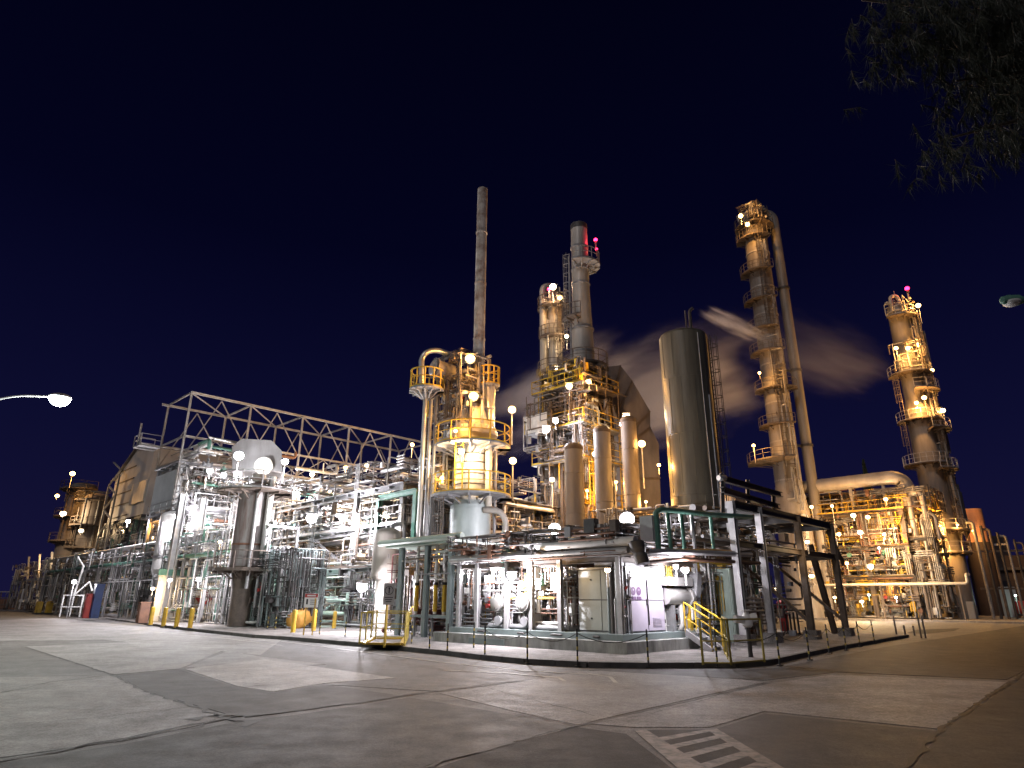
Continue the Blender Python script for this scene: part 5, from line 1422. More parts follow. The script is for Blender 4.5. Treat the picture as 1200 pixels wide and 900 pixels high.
# lit white ladder stand
lsd = thing('filling_stand', W(1.0, 75, .13), 'white lit filling stand with arms at the far left', 'stand')
p = at(85, 705, 62)
for dx in (-.9, 0, .9):
    MB().bar(Vector((p.x + dx, p.y, .13)), Vector((p.x + dx, p.y, 2.0)), .1).build('leg', 'white', lsd)
for z in (1.0, 2.0): MB().bar(Vector((p.x - .95, p.y, z)), Vector((p.x + .95, p.y, z)), .1).build('rail', 'white', lsd)
MB().tube([Vector((p.x, p.y, 2)), Vector((p.x + .3, p.y, 4.6)), Vector((p.x - .4, p.y, 5.4))], .09, 8).build('loading_arm', 'white', lsd)
MB().tube([Vector((p.x, p.y, 2)), Vector((p.x + 1.2, p.y, 3.2)), Vector((p.x + 1.6, p.y, 2.4))], .08, 8).build('loading_arm', 'white', lsd)
for px, mt, h, lab in ((104, 'red', 1.9, 'red leaning gas cabinet at the far left kerb'), (112, 'blue', 2.7, 'tall blue leaning cabinet at the far left kerb'), (169, 'rustpipe', 1.3, 'dark red hose cabinet beside the yellow bollards')):
    p = at(px, 712, 58 if px < 150 else 47)
    t = thing('hose_cabinet', (p.x, p.y, .13), lab, 'cabinet')
    MB().frame(Vector((p.x, p.y, .13 + h / 2)), U, V, ZZ, .6, .6, h).build('body', mt, t)
    MB().frame(Vector((p.x, p.y, .13 + h / 2)) - U * .32, U, V, ZZ, .03, .5, h - .2).build('door', mt, t)
    MB().frame(Vector((p.x, p.y, .13 + h * .5)) - U * .36 + V * .15, U, V, ZZ, .05, .05, .25).build('handle', 'galv', t)
    MB().frame(Vector((p.x, p.y, .13 + h + .04)), U, V, ZZ, .7, .7, .08).build('lid', mt, t)
fe = thing('boundary_fence', ground(-40, 712), 'low dark pipe and mesh fence at the far left horizon', 'fence')
A_, B_ = at(-120, 712, 110), at(44, 714, 103)
A_.z = B_.z = 0
for i in range(12):
    q = A_.lerp(B_, i / 11)
    MB().bar(q, q + ZZ * 2.8, .12).build('post', 'brown', fe)
for z in (.8, 1.8, 2.7): MB().bar(A_ + ZZ * z, B_ + ZZ * z, .14).build('rail', 'galv' if z > 2.5 else 'brown', fe)
for i in range(22):
    q0, q1 = A_.lerp(B_, i / 22), A_.lerp(B_, (i + .94) / 22)
    MB().bar(q0 + ZZ * .9, q1 + ZZ * .9, .05, 1.5).build('panel', 'rustpipe', fe)
for px, lab in ((57, 'left of the pair of orange yellow barriers at the far left'), (47, 'right of the pair of orange yellow barriers at the far left')):
    p = at(px + (0 if px == 57 else -2), 714, 78); p.z = 0
    t = thing('barrier', p, lab if px == 47 else lab, 'barrier')
    MB().frame(p + ZZ * .75, U, V, ZZ, .5, 1.0, 1.2).build('board', 'yellow', t)
    MB().frame(p + ZZ * .1, U, V, ZZ, .8, 1.1, .15).build('foot', 'dark', t)
    MB().frame(p + ZZ * 1.38, U, V, ZZ, .3, .9, .08).build('top_rail', 'orange', t)

# ================================================================== KERBSIDE THINGS
def bollard(px, py, lab, h=1.05, r=.1, mt='yellow'):
    p = ground(px, py, .05)
    t = thing('bollard', (p.x, p.y, .01), lab, 'bollard', 'yellow bollards')
    MB().lathe((p.x, p.y, .01), [(r, 0), (r, h)] + dome(r, .06, h), 14).build('post', mt, t)
    MB().lathe((p.x, p.y, .01), [(r * 1.35, 0), (r * 1.35, .05), (r, .08)], 14).build('base_collar', 'dark', t)
    return t
for i, px in enumerate((176, 191, 206, 222)):
    bollard(px, 733 + i * 1.6, ORD[i] + ' from the left in the row of four thick yellow bollards at the left kerb', 1.15, .13)
bollard(343, 743, 'yellow bollard left of the orange fuel tank', 1.15, .12)
bollard(367, 741, 'yellow bollard in front of the orange fuel tank', 1.15, .12)
bollard(391, 738, 'yellow bollard right of the orange fuel tank', 1.0, .11)
bollard(94, 718, 'short yellow bollard far left beside the red cabinet', 1.3, .16)
bollard(118, 719, 'far left yellow bollard beside the blue cabinet', 1.2, .13)
POSTS = [(313, 739), (322, 740), (356, 743), (374, 746), (404, 749), (482, 757.5), (503, 764), (524, 767), (555, 762.5), (568, 772), (618, 777.5), (677, 781), (760, 782), (841, 782), (914, 780), (949, 773.5), (972, 766), (992, 762), (1008, 757.5), (1025, 754)]
pts = []
for i, (x, y) in enumerate(POSTS):
    p = ground(x, y, .03)
    t = thing('chain_post', (p.x, p.y, .02), 'slim black and yellow striped chain post, ' + ORD[i] + ' from the left along the kerb', 'post', 'striped chain posts along the kerb')
    h = .92
    MB().lathe((p.x, p.y, .02), [(.024, 0), (.024, h)] + dome(.024, .03, h), 10).build('post', 'black', t)
    for k in range(3):
        MB().lathe((p.x, p.y, .2 + k * .24), [(.0265, 0), (.0265, .08)], 10).build('stripe', 'olive', t)
    MB().lathe((p.x, p.y, .02), [(.09, 0), (.09, .03)], 10).build('foot', 'dark', t)
    pts.append((t, p))
for i in (9, 10, 11, 13, 14, 15, 16, 17, 18):
    t, p = pts[i]; q = pts[i + 1][1] if i + 1 < len(pts) else None
    if q is None: continue
    L = [p.lerp(q, k / 8) + ZZ * (.82 - .9 * (k / 8) * (1 - k / 8)) for k in range(9)]
    MB().tube(L, .012, 5).build('chain', 'black', t)
def yellow_rail(pixs, lab, h=1.1, closed=False, plate=None):
    P = [ground(*q, z=.13) for q in pixs]
    t = thing('safety_railing', P[0], lab, 'railing')
    Q = P + ([P[0]] if closed else [])
    for p in P: MB().bar(p, p + ZZ * h, .045).build('post', 'olive', t)
    for a, b in zip(Q[:-1], Q[1:]):
        k = max(1, round((b - a).length / 1.6))
        for i in range(1, k): MB().bar(a.lerp(b, i / k), a.lerp(b, i / k) + ZZ * (h - .03), .04).build('post', 'olive', t)
        MB().bar(a + ZZ * h, b + ZZ * h, .045).build('top_rail', 'olive', t)
        MB().bar(a + ZZ * h * .52, b + ZZ * h * .52, .035).build('mid_rail', 'olive', t)
        MB().bar(a + ZZ * .05, b + ZZ * .05, .035).build('foot_rail', 'olive', t)
    return t
yellow_rail([(421, 755), (474, 757), (478, 748), (440, 747)], 'yellow pipe railing round a pit left of the low pipe rack', closed=True)
yellow_rail([(824, 779), (857, 779.5), (896, 776)], 'yellow pipe railing at the corner in front of the dark rack')
yellow_rail([(857, 779.5), (850, 767)], 'short yellow railing return at the pavement corner')
# pit cover
pc2 = thing('pit_cover', ground(450, 757, .13), 'yellow edged steel pit cover beside the yellow railing', 'cover')
P = [ground(*q, z=.16) for q in ((426, 756), (470, 757), (474, 750), (438, 749.5))]
MB().prism(P, ZZ * .03).build('plate', 'brown', pc2)
for a, b in zip(P, P[1:] + P[:1]): MB().bar(a + ZZ * .06, b + ZZ * .06, .12, .07).build('edge_strip', 'yellow', pc2)
# warning signs
sg = thing('warning_sign', ground(450, 760, .1), 'tall white warning sign with round pictogram on a yellow post', 'sign')
p = ground(450.5, 759, .1)
zt = zof(p, 686)
MB().bar(p, Vector((p.x, p.y, zof(p, 690))), .07).build('post', 'yellow', sg)
c = Vector((p.x + .05, p.y - .05, zof(p, 696)))
X = Vector((1, .1, 0)).normalized(); N = Vector((.1, -1, 0)).normalized()
MB().frame(c, X, N, ZZ, .40, .02, .74).build('board', 'sign', sg)
MB().lathe(c + ZZ * .12 + N * .011, [(.13, 0), (.15, 0), (.15, .008), (.13, .008)], 20, N, caps=False).build('ring_mark', 'black', sg)
MB().frame(c + ZZ * .10 + N * .015, X, N, ZZ, .04, .006, .17).build('figure_mark', 'black', sg)
MB().frame(c + ZZ * .20 + N * .015, X, N, ZZ, .06, .006, .05).build('figure_head', 'black', sg)
for k in range(3): MB().frame(c - ZZ * (.12 + .07 * k) + N * .014, X, N, ZZ, .30 - .05 * k, .006, .025).build('text_line', 'black', sg)
sg2 = thing('warning_sign', ground(361, 744, .1), 'small white notice with red header in front of the orange fuel tank', 'sign')
p = ground(360.5, 745, .1)
for s in (-.2, .2): MB().bar(p + Vector((s, 0, 0)), p + Vector((s, 0, 1.65)), .04).build('post', 'yellow', sg2)
c = p + ZZ * 1.55
MB().frame(c, X, N, ZZ, .62, .02, .62).build('board', 'sign', sg2)
MB().frame(c + ZZ * .22 + N * .012, X, N, ZZ, .6, .006, .16).build('header', 'red', sg2)
MB().frame(c + ZZ * .22 + N * .016, X, N, ZZ, .4, .004, .06).build('header_text', 'sign', sg2)
MB().frame(c - ZZ * .05 - X * .18 + N * .012, X, N, ZZ, .08, .006, .24).build('figure_mark', 'black', sg2)
for k in range(3): MB().frame(c + ZZ * (.02 - .09 * k) + X * .10 + N * .012, X, N, ZZ, .28, .006, .03).build('text_line', 'black', sg2)
sg3 = thing('equipment_tag', at(537, 697, 29), 'small dark red equipment plate with white marks hung at the left end of the skid', 'sign')
c = at(537, 697, 28.2)
MB().frame(c, V, U, ZZ, .22, .03, .42).build('board', 'maroon', sg3)
for k in range(3): MB().frame(c - U * .018 + ZZ * (.12 - .12 * k), V, U, ZZ, .12, .006, .05).build('mark', 'sign', sg3)
# white hydrant with sprayer on the apron corner
hy = thing('hydrant', ground(880, 771, .13), 'white hydrant monitor on a dark post beside the corner railing', 'hydrant')
p = ground(880, 770, .13)
MB().lathe((p.x, p.y, .13), [(.07, 0), (.06, .75), (.09, .76), (.09, .85)], 12).build('post', 'dark', hy)
MB().lathe((p.x, p.y, .95), [(.10, 0), (.16, .06), (.16, .3), (.08, .38), (.05, .5)], 14).build('body', 'sign', hy)
MB().lathe(Vector((p.x, p.y, 1.15)), [(.09, 0), (.11, .2), (.11, .42)], 12, Vector((-1, -.3, .1))).build('nozzle', 'sign', hy)
MB().lathe(Vector((p.x, p.y, 1.2)), [(.08, 0), (.12, .15), (.12, .3)], 12, Vector((1, -.4, .2))).build('nozzle', 'sign', hy)
MB().lathe(Vector((p.x, p.y, 1.42)), [(.14, 0), (.17, .0), (.17, .03), (.14, .03)], 14).build('hand_wheel', 'sign', hy)
# side road delineators
for i, (x, y0, y1) in enumerate(((1047, 745, 722), (1076, 748, 717), (1081, 748, 721), (1057, 744, 739), (1068, 745, 738))):
    p = ground(x + 4, y0, 0)
    t = thing('marker_post', (p.x, p.y, 0), ('thin tall', 'tallest thin', 'second tall', 'low', 'small low')[i] + ' brown marker post at the side road mouth', 'post', 'marker posts at the side road')
    z = max(.5, zof(p, y1))
    MB().bar(p, p + ZZ * z, .07).build('post', 'brown', t)
    MB().bar(p + ZZ * (z - .2), p + ZZ * (z - .05), .085).build('reflector', 'tanpaint', t)

# ================================================================== STREET LAMPS AND PINE
sl = thing('street_lamp', at(-60, 700, 26), 'lit street lamp on a curved arm at the left frame edge', 'street lamp')
hp_ = at(70, 468, 26)
pb0 = at(-70, 700, 26); pb0.z = 0
zt = at(-10, 470, 26).z
MB().lathe((pb0.x, pb0.y, 0), [(.14, 0), (.12, 1.2), (.08, zt - .6)], 14).build('pole', 'galv', sl)
MB().tube([Vector((pb0.x, pb0.y, zt - .7)), Vector((pb0.x + .1, pb0.y, zt - .1)), at(-20, 472, 26), at(20, 463, 26), at(62, 465, 26)], .05, 8, .8).build('arm', 'galv', sl)
MB().lathe(hp_ + ZZ * .06, [(.43, 0), (.40, .08), (.22, .17), (.05, .20)], 20).build('housing', 'galv', sl)
MB().lathe(hp_ + ZZ * .06, dome(.40, .36, 0, top=False)[::1], 20).build('lens', LAMPM['cool'][0], sl)
ld = bpy.data.lights.new('bulb', 'POINT'); ld.energy = 3000; ld.color = (.90, 1.0, .93); ld.shadow_soft_size = .25
lo = bpy.data.objects.new('bulb', ld); link(lo, hp_ - ZZ * .50, sl)
ul = thing('street_lamp', at(1290, 720, 14), 'unlit white street lamp head at the right frame edge', 'street lamp')
hq = at(1186, 352, 14)
pq = at(1232, 352, 14.2); pq.z = 0
MB().lathe((pq.x, pq.y, 0), [(.13, 0), (.11, 1.2), (.07, hq.z - .2)], 14).build('pole', 'galv', ul)
MB().tube([Vector((pq.x, pq.y, hq.z - .25)), Vector((pq.x - .1, pq.y, hq.z + .12)), hq + Vector((.12, 0, .07))], .045, 8, .4).build('arm', 'galv', ul)
MB().lathe(hq + Vector((-.30, 0, 0)), [(.02, 0), (.09, .06), (.13, .2), (.13, .45), (.06, .62)], 16, Vector((1, 0, .02))).build('housing', 'green', ul)
MB().lathe(hq + Vector((-.02, 0, -.03)), dome(.19, .13, 0, top=False), 18).build('lens', 'sign', ul)
rng = random.Random(55)
tp = at(1330, 100, 8.5)
pn = thing('pine_tree', (tp.x + 1.0, tp.y, 0), 'dim green pine boughs hanging into the top right corner', 'tree')
tx, ty = tp.x + 1.0, tp.y
MB().tube([Vector((tx, ty, 0)), Vector((tx + .1, ty, 3)), Vector((tx - .1, ty, 7)), Vector((tx, ty, 11))], [.26, .22, .17, .08], 12).build('trunk', 'bark', pn)
tipspx = [(1180, 40, 8.6), (1110, 30, 8.2), (1050, 25, 8.0), (1120, 95, 8.4), (1165, 100, 8.8), (1100, 165, 8.6), (1180, 135, 9.2), (1010, 0, 8.0), (1060, -25, 7.6), (1150, -20, 8.4), (1190, 75, 9.4), (1140, 60, 9.0), (1020, 50, 8.2)]
tw_ = MB(); nd = MB()
for px, py, Y in tipspx:
    tip = at(px, py, Y)
    st_ = Vector((tx, ty, min(10.5, tip.z + rng.uniform(.2, 1.0))))
    mid = st_.lerp(tip, .55) + ZZ * .25
    tw_.tube([st_, mid, tip], [.06, .04, .015], 6)
    for k in range(120):
        f = rng.random() ** .5
        if f < .38: continue
        p0 = (st_.lerp(mid, f * 2) if f < .5 else mid.lerp(tip, f * 2 - 1))
        p0 = p0 + Vector((rng.gauss(0, .36), rng.gauss(0, .36), rng.gauss(-.16, .22)))
        e0 = p0 + Vector((rng.gauss(0, .12), rng.gauss(0, .12), -rng.uniform(.1, .35)))
        tw_.tube([p0, e0], .005, 4, caps=False)
        for j in range(26):
            q0 = p0.lerp(e0, rng.random())
            d_ = Vector((rng.gauss(0, .35), rng.gauss(0, .35), rng.gauss(-.8, .35))).normalized() * rng.uniform(.14, .34)
            s_ = d_.cross(Vector((rng.random(), rng.random(), rng.random() - .5))).normalized() * .0055
            nd.add([q0 - s_, q0 + s_, q0 + d_], [(0, 1, 2)])
tw_.build('limb', 'bark', pn)
nd.build('foliage', 'needle', pn, kind='stuff')
# cypress tip behind right unit
cy = thing('cypress_tree', at(1022, 600, 110), 'dark cypress tip showing above the fat overhead pipe on the right', 'tree')
c = at(1022, 600, 110)
zt = zof(c, 541)
MB().lathe((c.x, c.y, 0), [(.3, 0), (.2, zt * .6), (.03, zt * .95)], 8).build('trunk', 'bark', cy)
nd = MB()
for k in range(2600):
    f = rng.random()
    z = 1 + (zt - 1) * f
    r = 2.0 * (1 - f) ** .8 * rng.random() ** .4 + .05
    a = rng.random() * 2 * PI
    p0 = Vector((c.x + r * math.cos(a), c.y + r * math.sin(a), z))
    d_ = Vector((rng.gauss(0, .12), rng.gauss(0, .12), rng.uniform(.3, .7)))
    s_ = Vector((rng.gauss(0, 1), rng.gauss(0, 1), 0)).normalized() * .14
    nd.add([p0 - s_, p0 + s_, p0 + d_], [(0, 1, 2)])
nd.build('crown', 'leaf', cy)

# ================================================================== LAMPS
LW = [
    # px, py, Y, colour, power, radius, label, mount, drop
    (280, 534, 44.5, 'cool', 5200, .42, 'brightest white floodlight on the roof of the left unit', 'pole', 2.0),
    (334, 541, 52, 'cool', 3200, .34, 'white floodlight right of the brightest one on the left unit roof', 'pole', 2.4),
    (246, 552, 50, 'cool', 2200, .28, 'upper of two small white floods near the truss left end', 'wall', 1),
    (262, 557, 50, 'cool', 2200, .28, 'lower of two small white floods near the truss left end', 'wall', 1),
    (206, 606, 52.5, 'white', 2600, .26, 'white lamp above the leftmost brilliant white drum', 'wall', 1),
    (237, 604, 53, 'white', 2600, .26, 'white lamp above the second brilliant white drum', 'wall', 1),
    (365, 607, 41, 'white', 3800, .42, 'largest white floodlight in the middle unit', 'wall', 1),
    (402, 607, 41, 'white', 2600, .32, 'white floodlight just right of the largest one in the middle unit', 'wall', 1),
    (424, 688, 35, 'white', 3000, .34, 'white starry floodlight low down left of the warning sign', 'wall', 1),
    (398, 596, 46, 'white', 2200, .28, 'white lamp behind the two middle floods', 'wall', 1),
    (452, 606, 44, 'warm', 3200, .34, 'warm white lamp inside the green portal', 'wall', 1),
    (334, 696, 44, 'green', 900, .20, 'left of two greenish lamps over the pale drum', 'wall', 1),
    (357, 695, 43, 'green', 900, .20, 'right of two greenish lamps over the pale drum', 'wall', 1),
    (87, 682, 60, 'white', 900, .24, 'white lamp at the far left filling stand', 'pole', 3),
    (179, 690, 50, 'warm', 1100, .18, 'warm lamp low at the rack beside the bollards', 'wall', 1),
    (199, 680, 46, 'white', 1200, .18, 'small white lamp under the front rack, left one', 'wall', 1),
    (233, 679, 44, 'white', 1200, .18, 'small white lamp under the front rack, right one', 'wall', 1),
    (300, 600, 48, 'warm', 1400, .2, 'warm lamp beside the rust streaked vessel top', 'wall', 1),
    (258, 635, 44, 'warm', 700, .16, 'small warm lamp left of the rust streaked vessel', 'wall', 1),
    (430, 545, 58, 'warm', 4500, .22, 'warm lamp under the truss middle', 'wall', 1),
    (366, 556, 56, 'warm', 4500, .26, 'left warm lamp in the truss bottom bays', 'wall', 1),
    (483, 521, 66, 'sodium', 5000, .26, 'orange lamp at the right end of the roof truss', 'pole', 1.5),
    (405, 548, 58, 'sodium', 4200, .22, 'orange lamp between the truss middle bays', 'wall', 1),
    (191, 616, 60, 'sodium', 1100, .22, 'orange lamp on the dark frame left of the white drums', 'wall', 1),
    (179, 630, 66, 'sodium', 900, .18, 'dim orange lamp in the dark frame', 'wall', 1),
    (85, 555, 90, 'sodium', 4500, .42, 'orange starry lamp on top of the far left columns', 'pole', 2),
    (67, 581, 90, 'sodium', 3600, .34, 'second orange lamp down the far left columns', 'wall', 1),
    (74, 602, 89, 'warm', 4800, .48, 'third lamp down the far left columns lighting its balcony', 'wall', 1),
    (95, 622, 86, 'warm', 3600, .38, 'lowest lamp of the far left columns', 'wall', 1),
    (150, 611, 64, 'white', 5000, .24, 'lamp lighting the clad building from its deck', 'wall', 1),  # turned white and strengthened to make the clad wall paler
    # reactor
    (551, 420, 34.5, 'sodium', 1500, .36, 'top orange floodlight in front of the rusty stack foot', 'wall', 1),
    (555, 464, 34.4, 'sodium', 1700, .34, 'orange floodlight on the cone of the cream reactor', 'wall', 1),
    (600, 480, 36, 'sodium', 900, .28, 'upper orange pole lamp right of the reactor', 'pole', 2.0),
    (601, 540, 36, 'sodium', 900, .26, 'lower orange pole lamp right of the reactor', 'pole', 2.2),
    (541, 529, 34.2, 'warm', 3000, .2, 'lamp under the upper reactor platform', 'wall', .5),
    (534, 505, 34.3, 'sodium', 700, .14, 'small lamp low on the left of the reactor flange', 'wall', .5),
    (512, 647, 34, 'sodium', 600, .16, 'small orange lamp left of the reactor foot', 'wall', 1),
    (518, 560, 37, 'sodium', 900, .14, 'orange lamp inside the stair tower', 'wall', 1),
    # skid
    (600, 674, 25.3, 'white', 1980, .22, 'glaring white lamp between the two filter vessels', 'wall', 1),
    (579, 668, 27, 'white', 380, .15, 'white lamp at the left of the filter vessels', 'wall', 1),
    (541, 672, 28.4, 'white', 300, .12, 'white lamp at the left end of the skid', 'wall', 1),
    (712, 668, 20.6, 'warm', 99, .12, 'small warm lamp at the top corner of the shelter', 'wall', 1),
    (803, 668, 23.6, 'white', 700, .16, 'white lamp on the shelter wall facing the stairs', 'wall', 1),
    (792, 664, 24, 'white', 380, .12, 'white lamp above the heat exchanger', 'wall', 1),
    (650, 620, 31, 'white', 3380, .36, 'left of two white starry floods above the shelter', 'pole', 2),
    (735, 608, 27.5, 'white', 2200, .38, 'right of two white starry floods above the shelter', 'pole', 2),
    # furnace
    (667, 452, 43.5, 'sodium', 3000, .3, 'orange floodlight on the upper furnace gallery', 'wall', 1),
    (690, 447, 45.5, 'sodium', 3300, .22, 'orange lamp at the furnace gallery centre', 'wall', 1),
    (640, 503, 44, 'white', 3420, .34, 'white lamp at the left end of the lower furnace gallery', 'wall', 1),
    (651, 493, 45, 'white', 1710, .26, 'small white lamp above the lower furnace gallery', 'wall', 1),
    (734, 488, 45, 'warm', 1900, .34, 'warm starry lamp at the right end of the furnace gallery', 'wall', 1),
    (729, 497, 43.5, 'white', 900, .24, 'white lamp just below the warm furnace lamp', 'wall', 1),
    (752, 520, 43, 'sodium', 630, .32, 'orange pole lamp right of the three ducts', 'pole', 3.0),
    (697, 532, 43.2, 'warm', 300, .22, 'warm lamp between the left and middle ducts', 'pole', 2.5),
    (647, 562, 46, 'warm', 900, .22, 'warm lamp at the furnace left leg', 'pole', 2),
    (722, 565, 44.6, 'sodium', 4160, .12, 'orange lamp behind the middle duct', 'wall', 1),
    (688, 575, 44.8, 'sodium', 4160, .12, 'orange lamp behind the left duct', 'wall', 1),
    (757, 588, 43, 'sodium', 1300, .12, 'orange lamp on the low furnace walkway', 'wall', 1),
    # slim column
    (648, 336, 57.6, 'warm', 2400, .42, 'lamp at the top of the slim column', 'pole', 1.5),
    (656, 349, 57.6, 'sodium', 1200, .3, 'second lamp on the slim column top platform', 'wall', 1),
    (664, 394, 58, 'warm', 1000, .26, 'lamp on the middle balcony of the slim column', 'pole', 1.2),
    (655, 433, 57.4, 'warm', 2720, .46, 'lamp on the lower balcony of the slim column', 'wall', 1),
    # tank side
    (772, 545, 40.5, 'sodium', 2340, .14, 'orange lamp lighting the left flank of the olive tank', 'wall', 1),
    # tall column
    (868, 253, 72, 'sodium', 3388, .36, 'orange lamp at the top of the very tall column', 'pole', 1),
    (876, 263, 72, 'sodium', 3388, .34, 'second orange lamp at the top of the very tall column', 'wall', 1),
    (890, 437, 72.2, 'sodium', 3300, .2, 'orange lamp on the middle balcony of the very tall column', 'wall', 1),
    (883, 522, 72.2, 'sodium', 3639, .22, 'orange pole lamp on a low balcony of the very tall column', 'pole', 2),
    # right tower
    (1076, 358, 72, 'sodium', 3400, .36, 'upper right orange lamp of the rightmost column', 'pole', 2.2),
    (1050, 408, 72, 'sodium', 1870, .28, 'left orange lamp on the second balcony of the rightmost column', 'pole', 2),
    (1064, 408, 71.5, 'sodium', 5100, .32, 'middle orange lamp on the second balcony of the rightmost column', 'wall', 2),
    (1076, 404, 72, 'sodium', 2550, .34, 'right orange lamp on the second balcony of the rightmost column', 'pole', 2),
    (1092, 434, 72.5, 'sodium', 1870, .3, 'orange lamp out on the third balcony of the rightmost column', 'pole', 2),
    (1083, 466, 71.8, 'sodium', 2380, .32, 'orange lamp on the fourth balcony of the rightmost column', 'pole', 2),
    (1105, 481, 72.5, 'sodium', 2210, .34, 'outermost orange lamp of the rightmost column', 'pole', 2),
    (1074, 472, 71.6, 'sodium', 6375, .26, 'orange lamp against the shell of the rightmost column', 'wall', 1),
    (1098, 615, 71, 'sodium', 7072, .22, 'upper wall lamp low on the rightmost column', 'wall', 1),
    (1104, 640, 71, 'sodium', 7072, .24, 'lower wall lamp low on the rightmost column', 'wall', 1),
    (1122, 615, 71.5, 'sodium', 800, .16, 'dim orange lamp at the pipes right of the rightmost column', 'wall', 1),
    # right unit
    (941, 614, 62, 'sodium', 700, .3, 'orange starry lamp at the left top of the orange lit unit', 'pole', 2),
    (946, 635, 30, 'warm', 160, .12, 'lamp on the dark corner rack end', 'wall', .5),
    (951, 594, 69, 'sodium', 900, .22, 'left orange lamp under the fat overhead pipe', 'pole', 2),
    (975, 593, 72, 'sodium', 1400, .2, 'second orange lamp under the fat overhead pipe', 'pole', 2),
    (1000, 604, 68, 'warm', 1600, .3, 'whitish lamp on the top deck of the orange lit unit', 'wall', 1),
    (1017, 606, 68, 'sodium', 3400, .28, 'orange lamp on the top deck beside the whitish one', 'wall', 1),
    (1038, 585, 68, 'sodium', 3740, .26, 'orange lamp high under the right end of the fat pipe', 'wall', 1),
    (983, 626, 67, 'sodium', 3740, .26, 'orange lamp under the top deck, left end', 'wall', 1),
    (1008, 624, 68, 'warm', 3060, .32, 'warm lamp under the top deck, centre', 'wall', 1),
    (1036, 626, 69, 'warm', 3400, .2, 'warm lamp under the top deck, right end', 'wall', 1),
    (1020, 664, 68, 'warm', 4420, .36, 'bright warm lamp on the middle deck of the orange lit unit', 'wall', 1),
    (992, 660, 67, 'sodium', 3740, .24, 'orange lamp on the middle deck, left end', 'wall', 1),
    (951, 675, 62, 'sodium', 500, .3, 'orange lamp low behind the dark rack end', 'wall', 1),
    (1030, 642, 69, 'warm', 1200, .16, 'whitish lamp among the middle deck pipes', 'wall', 1),
    (1050, 700, 66, 'white', 700, .16, 'whitish ground floor lamp of the orange lit unit', 'wall', 1),
    (1010, 705, 66, 'warm', 3060, .2, 'warm ground floor lamp of the orange lit unit', 'wall', 1),
    (978, 700, 65, 'warm', 1400, .16, 'warm ground floor lamp at the left of the orange lit unit', 'wall', 1),
    (1018, 697, 63.5, 'green', 500, .12, 'tiny green lamp at the ground floor of the orange lit unit', 'wall', 1),
    (1140, 622, 88, 'sodium', 9000, .12, 'lamp lighting the short orange chimney', 'wall', 1),
    (890, 650, 40, 'white', 700, .14, 'white lamp behind the dark rack', 'wall', 1),
    (910, 690, 45, 'warm', 900, .14, 'warm lamp low behind the dark rack', 'wall', 1),
    (1190, 698, 77, 'green', 160, .14, 'tiny green lamp at the far right trailer', 'pole', 2),
    (624, 606, 59, 'white', 2200, .34, 'white lamp on the small bright scrubber', 'wall', 1),
    (639, 668, 24.2, 'warm', 160, .08, 'warm lamp among the skid valves', 'wall', 1),
]
for a in LW:
    lamp(a[0], a[1], a[2], a[3], a[4], a[5], a[6], a[7], a[8], cat='lamp')
rng = random.Random(900)
def inner(n, u0, u1, v0, v1, zs, cols, power, label, group):  # extra lamps at random spots, added to brighten the unit interiors
    L = []
    for i in range(n):
        p = W(rng.uniform(u0, u1), rng.uniform(v0, v1), rng.choice(zs))
        d = p - EYE
        L.append((600 + d.dot(_cx) / d.dot(_fw) * FPX, 450 - d.dot(_cy) / d.dot(_fw) * FPX, p.y, rng.choice(cols)))
    for i, (px, py, y, c) in enumerate(sorted(L)):
        lamp(px, py, y, c, power, .15, ORD[i] + ' from left of ' + label, 'wall', 1, group)
inner(16, 2, 26, 43, 51, (3.7, 7.9, 11.9), ('white', 'white', 'cool', 'warm'), 1500, 'extra small lamps among pipes inside the white left unit', 'extra small lamps inside the left unit')
inner(14, 5, 17, 19, 33, (2.7, 5.1, 7.5), ('white', 'white', 'warm'), 900, 'extra small lamps among pipes inside the dense middle unit', 'extra small lamps inside the middle unit')
inner(9, 61, 67, 7, 18, (3.4, 6.6, 10.2), ('warm', 'sodium', 'sodium'), 900, 'extra small lamps among pipes inside the orange lit unit', 'extra small lamps inside the orange lit unit')
inner(5, 6, 13, 71, 83, (3.4, 6.8, 9.8), ('warm', 'sodium'), 1300, 'extra small lamps under the dark frame of the clad building', 'extra small lamps under the clad building')
lamp(698, 281, 50, 'red', 160, .22, 'upper red beacon beside the main stack top', drop=1.2, cat='beacon')
lamp(699, 292, 50, 'red', 40, .16, 'lower red beacon beside the main stack top', drop=.6, cat='beacon')
lamp(1063, 338, 73, 'red', 200, .36, 'red beacon on top of the rightmost column', drop=1.0, cat='beacon')
lamp(643, 339, 57.6, 'red', 100, .2, 'red beacon on the slim column top', drop=.8, cat='beacon')

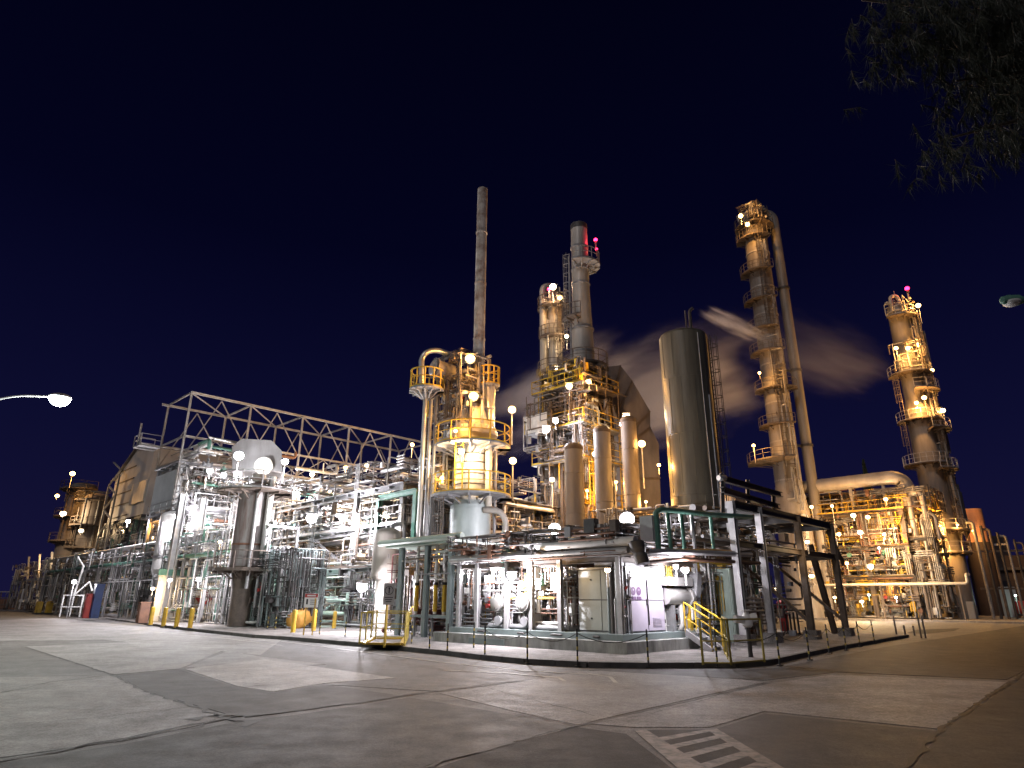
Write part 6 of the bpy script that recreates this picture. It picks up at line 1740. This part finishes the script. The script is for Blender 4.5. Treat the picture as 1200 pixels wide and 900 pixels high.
# ================================================================== STEAM
def steam_mat(name, dens, nscale, seed, ysharp=1.0):
    mm = bpy.data.materials.new(name)
    mm.use_nodes = True
    n = mm.node_tree.nodes; l = mm.node_tree.links
    n.remove(n['Principled BSDF'])
    pv = n.new('ShaderNodeVolumePrincipled')
    pv.inputs['Color'].default_value = (.90, .88, .97, 1)  # lavender of the surrounding light put into the colour of white steam
    pv.inputs['Anisotropy'].default_value = .2
    l.new(pv.outputs[0], n['Material Output'].inputs['Volume'])
    t = n.new('ShaderNodeTexCoord')
    mp = n.new('ShaderNodeMapping')
    mp.inputs['Location'].default_value = (seed, seed * .7, seed * 1.3)
    mp.inputs['Scale'].default_value = (1.0, 1.5, 1.7)
    l.new(t.outputs['Object'], mp.inputs['Vector'])
    nz = n.new('ShaderNodeTexNoise')
    nz.inputs['Scale'].default_value = nscale; nz.inputs['Detail'].default_value = 4; nz.inputs['Roughness'].default_value = .55
    l.new(mp.outputs['Vector'], nz.inputs['Vector'])
    ln = n.new('ShaderNodeVectorMath'); ln.operation = 'LENGTH'
    l.new(t.outputs['Object'], ln.inputs[0])
    wob = n.new('ShaderNodeMapRange')
    wob.inputs['From Min'].default_value = .3; wob.inputs['From Max'].default_value = .7
    wob.inputs['To Min'].default_value = .55; wob.inputs['To Max'].default_value = -.15
    l.new(nz.outputs['Fac'], wob.inputs['Value'])
    ad = n.new('ShaderNodeMath'); ad.operation = 'ADD'
    l.new(ln.outputs['Value'], ad.inputs[0]); l.new(wob.outputs[0], ad.inputs[1])
    mr = n.new('ShaderNodeMapRange')
    mr.interpolation_type = 'SMOOTHERSTEP'
    mr.inputs['From Min'].default_value = 1.0
    mr.inputs['From Max'].default_value = 0.0
    l.new(ad.outputs[0], mr.inputs['Value'])
    m2 = n.new('ShaderNodeMapRange')       # nothing is left at the rim
    m2.inputs['From Min'].default_value = .98; m2.inputs['From Max'].default_value = .7
    l.new(ln.outputs['Value'], m2.inputs['Value'])
    mu = n.new('ShaderNodeMath'); mu.operation = 'MULTIPLY'
    l.new(mr.outputs[0], mu.inputs[0]); l.new(m2.outputs[0], mu.inputs[1])
    m3 = n.new('ShaderNodeMath'); m3.operation = 'MULTIPLY'
    m3.inputs[1].default_value = dens
    l.new(mu.outputs[0], m3.inputs[0])
    l.new(m3.outputs[0], pv.inputs['Density'])
    return mm
def steam(name, p0, p1, r, rz, dens, ns, seed, label):
    """an ellipsoid of steam stretched from p0 to p1"""
    ax = p1 - p0
    L = ax.length / 2
    x = ax.normalized(); y = ZZ.cross(x).normalized(); z = x.cross(y)
    b = MB().sphere(Vector((0, 0, 0)), 1.0, 20)
    me = bpy.data.meshes.new(name)
    me.from_pydata(b.v, [], b.f)
    me.materials.append(steam_mat(name, dens, ns, seed))
    o = bpy.data.objects.new(name, me)
    o.rotation_mode = 'QUATERNION'
    o.rotation_quaternion = Matrix((x, y, z)).transposed().to_quaternion()
    o.scale = (L, r, rz)
    link(o, (p0 + p1) / 2)
    tag(o, label, 'steam', kind='stuff')
steam('steam', at(808, 355, 42), at(908, 405, 50), 1.3, .9, 2.4, 1.5, 1.0, 'thin white jet of steam blown right from the tank vent')
steam('steam', at(812, 358, 46), at(1060, 460, 66), 6.0, 4.0, .04, 1.6, 2.0, 'fading tail of steam drifting across the very tall column')
steam('steam', at(640, 500, 58), at(930, 420, 62), 7.5, 7.5, .34, 1.5, 3.0, 'steam cloud drifting behind the olive tank')
steam('steam', at(530, 520, 66), at(800, 410, 63), 7.5, 7.5, .48, 1.5, 4.0, 'steam cloud drifting behind the furnace and slim column')
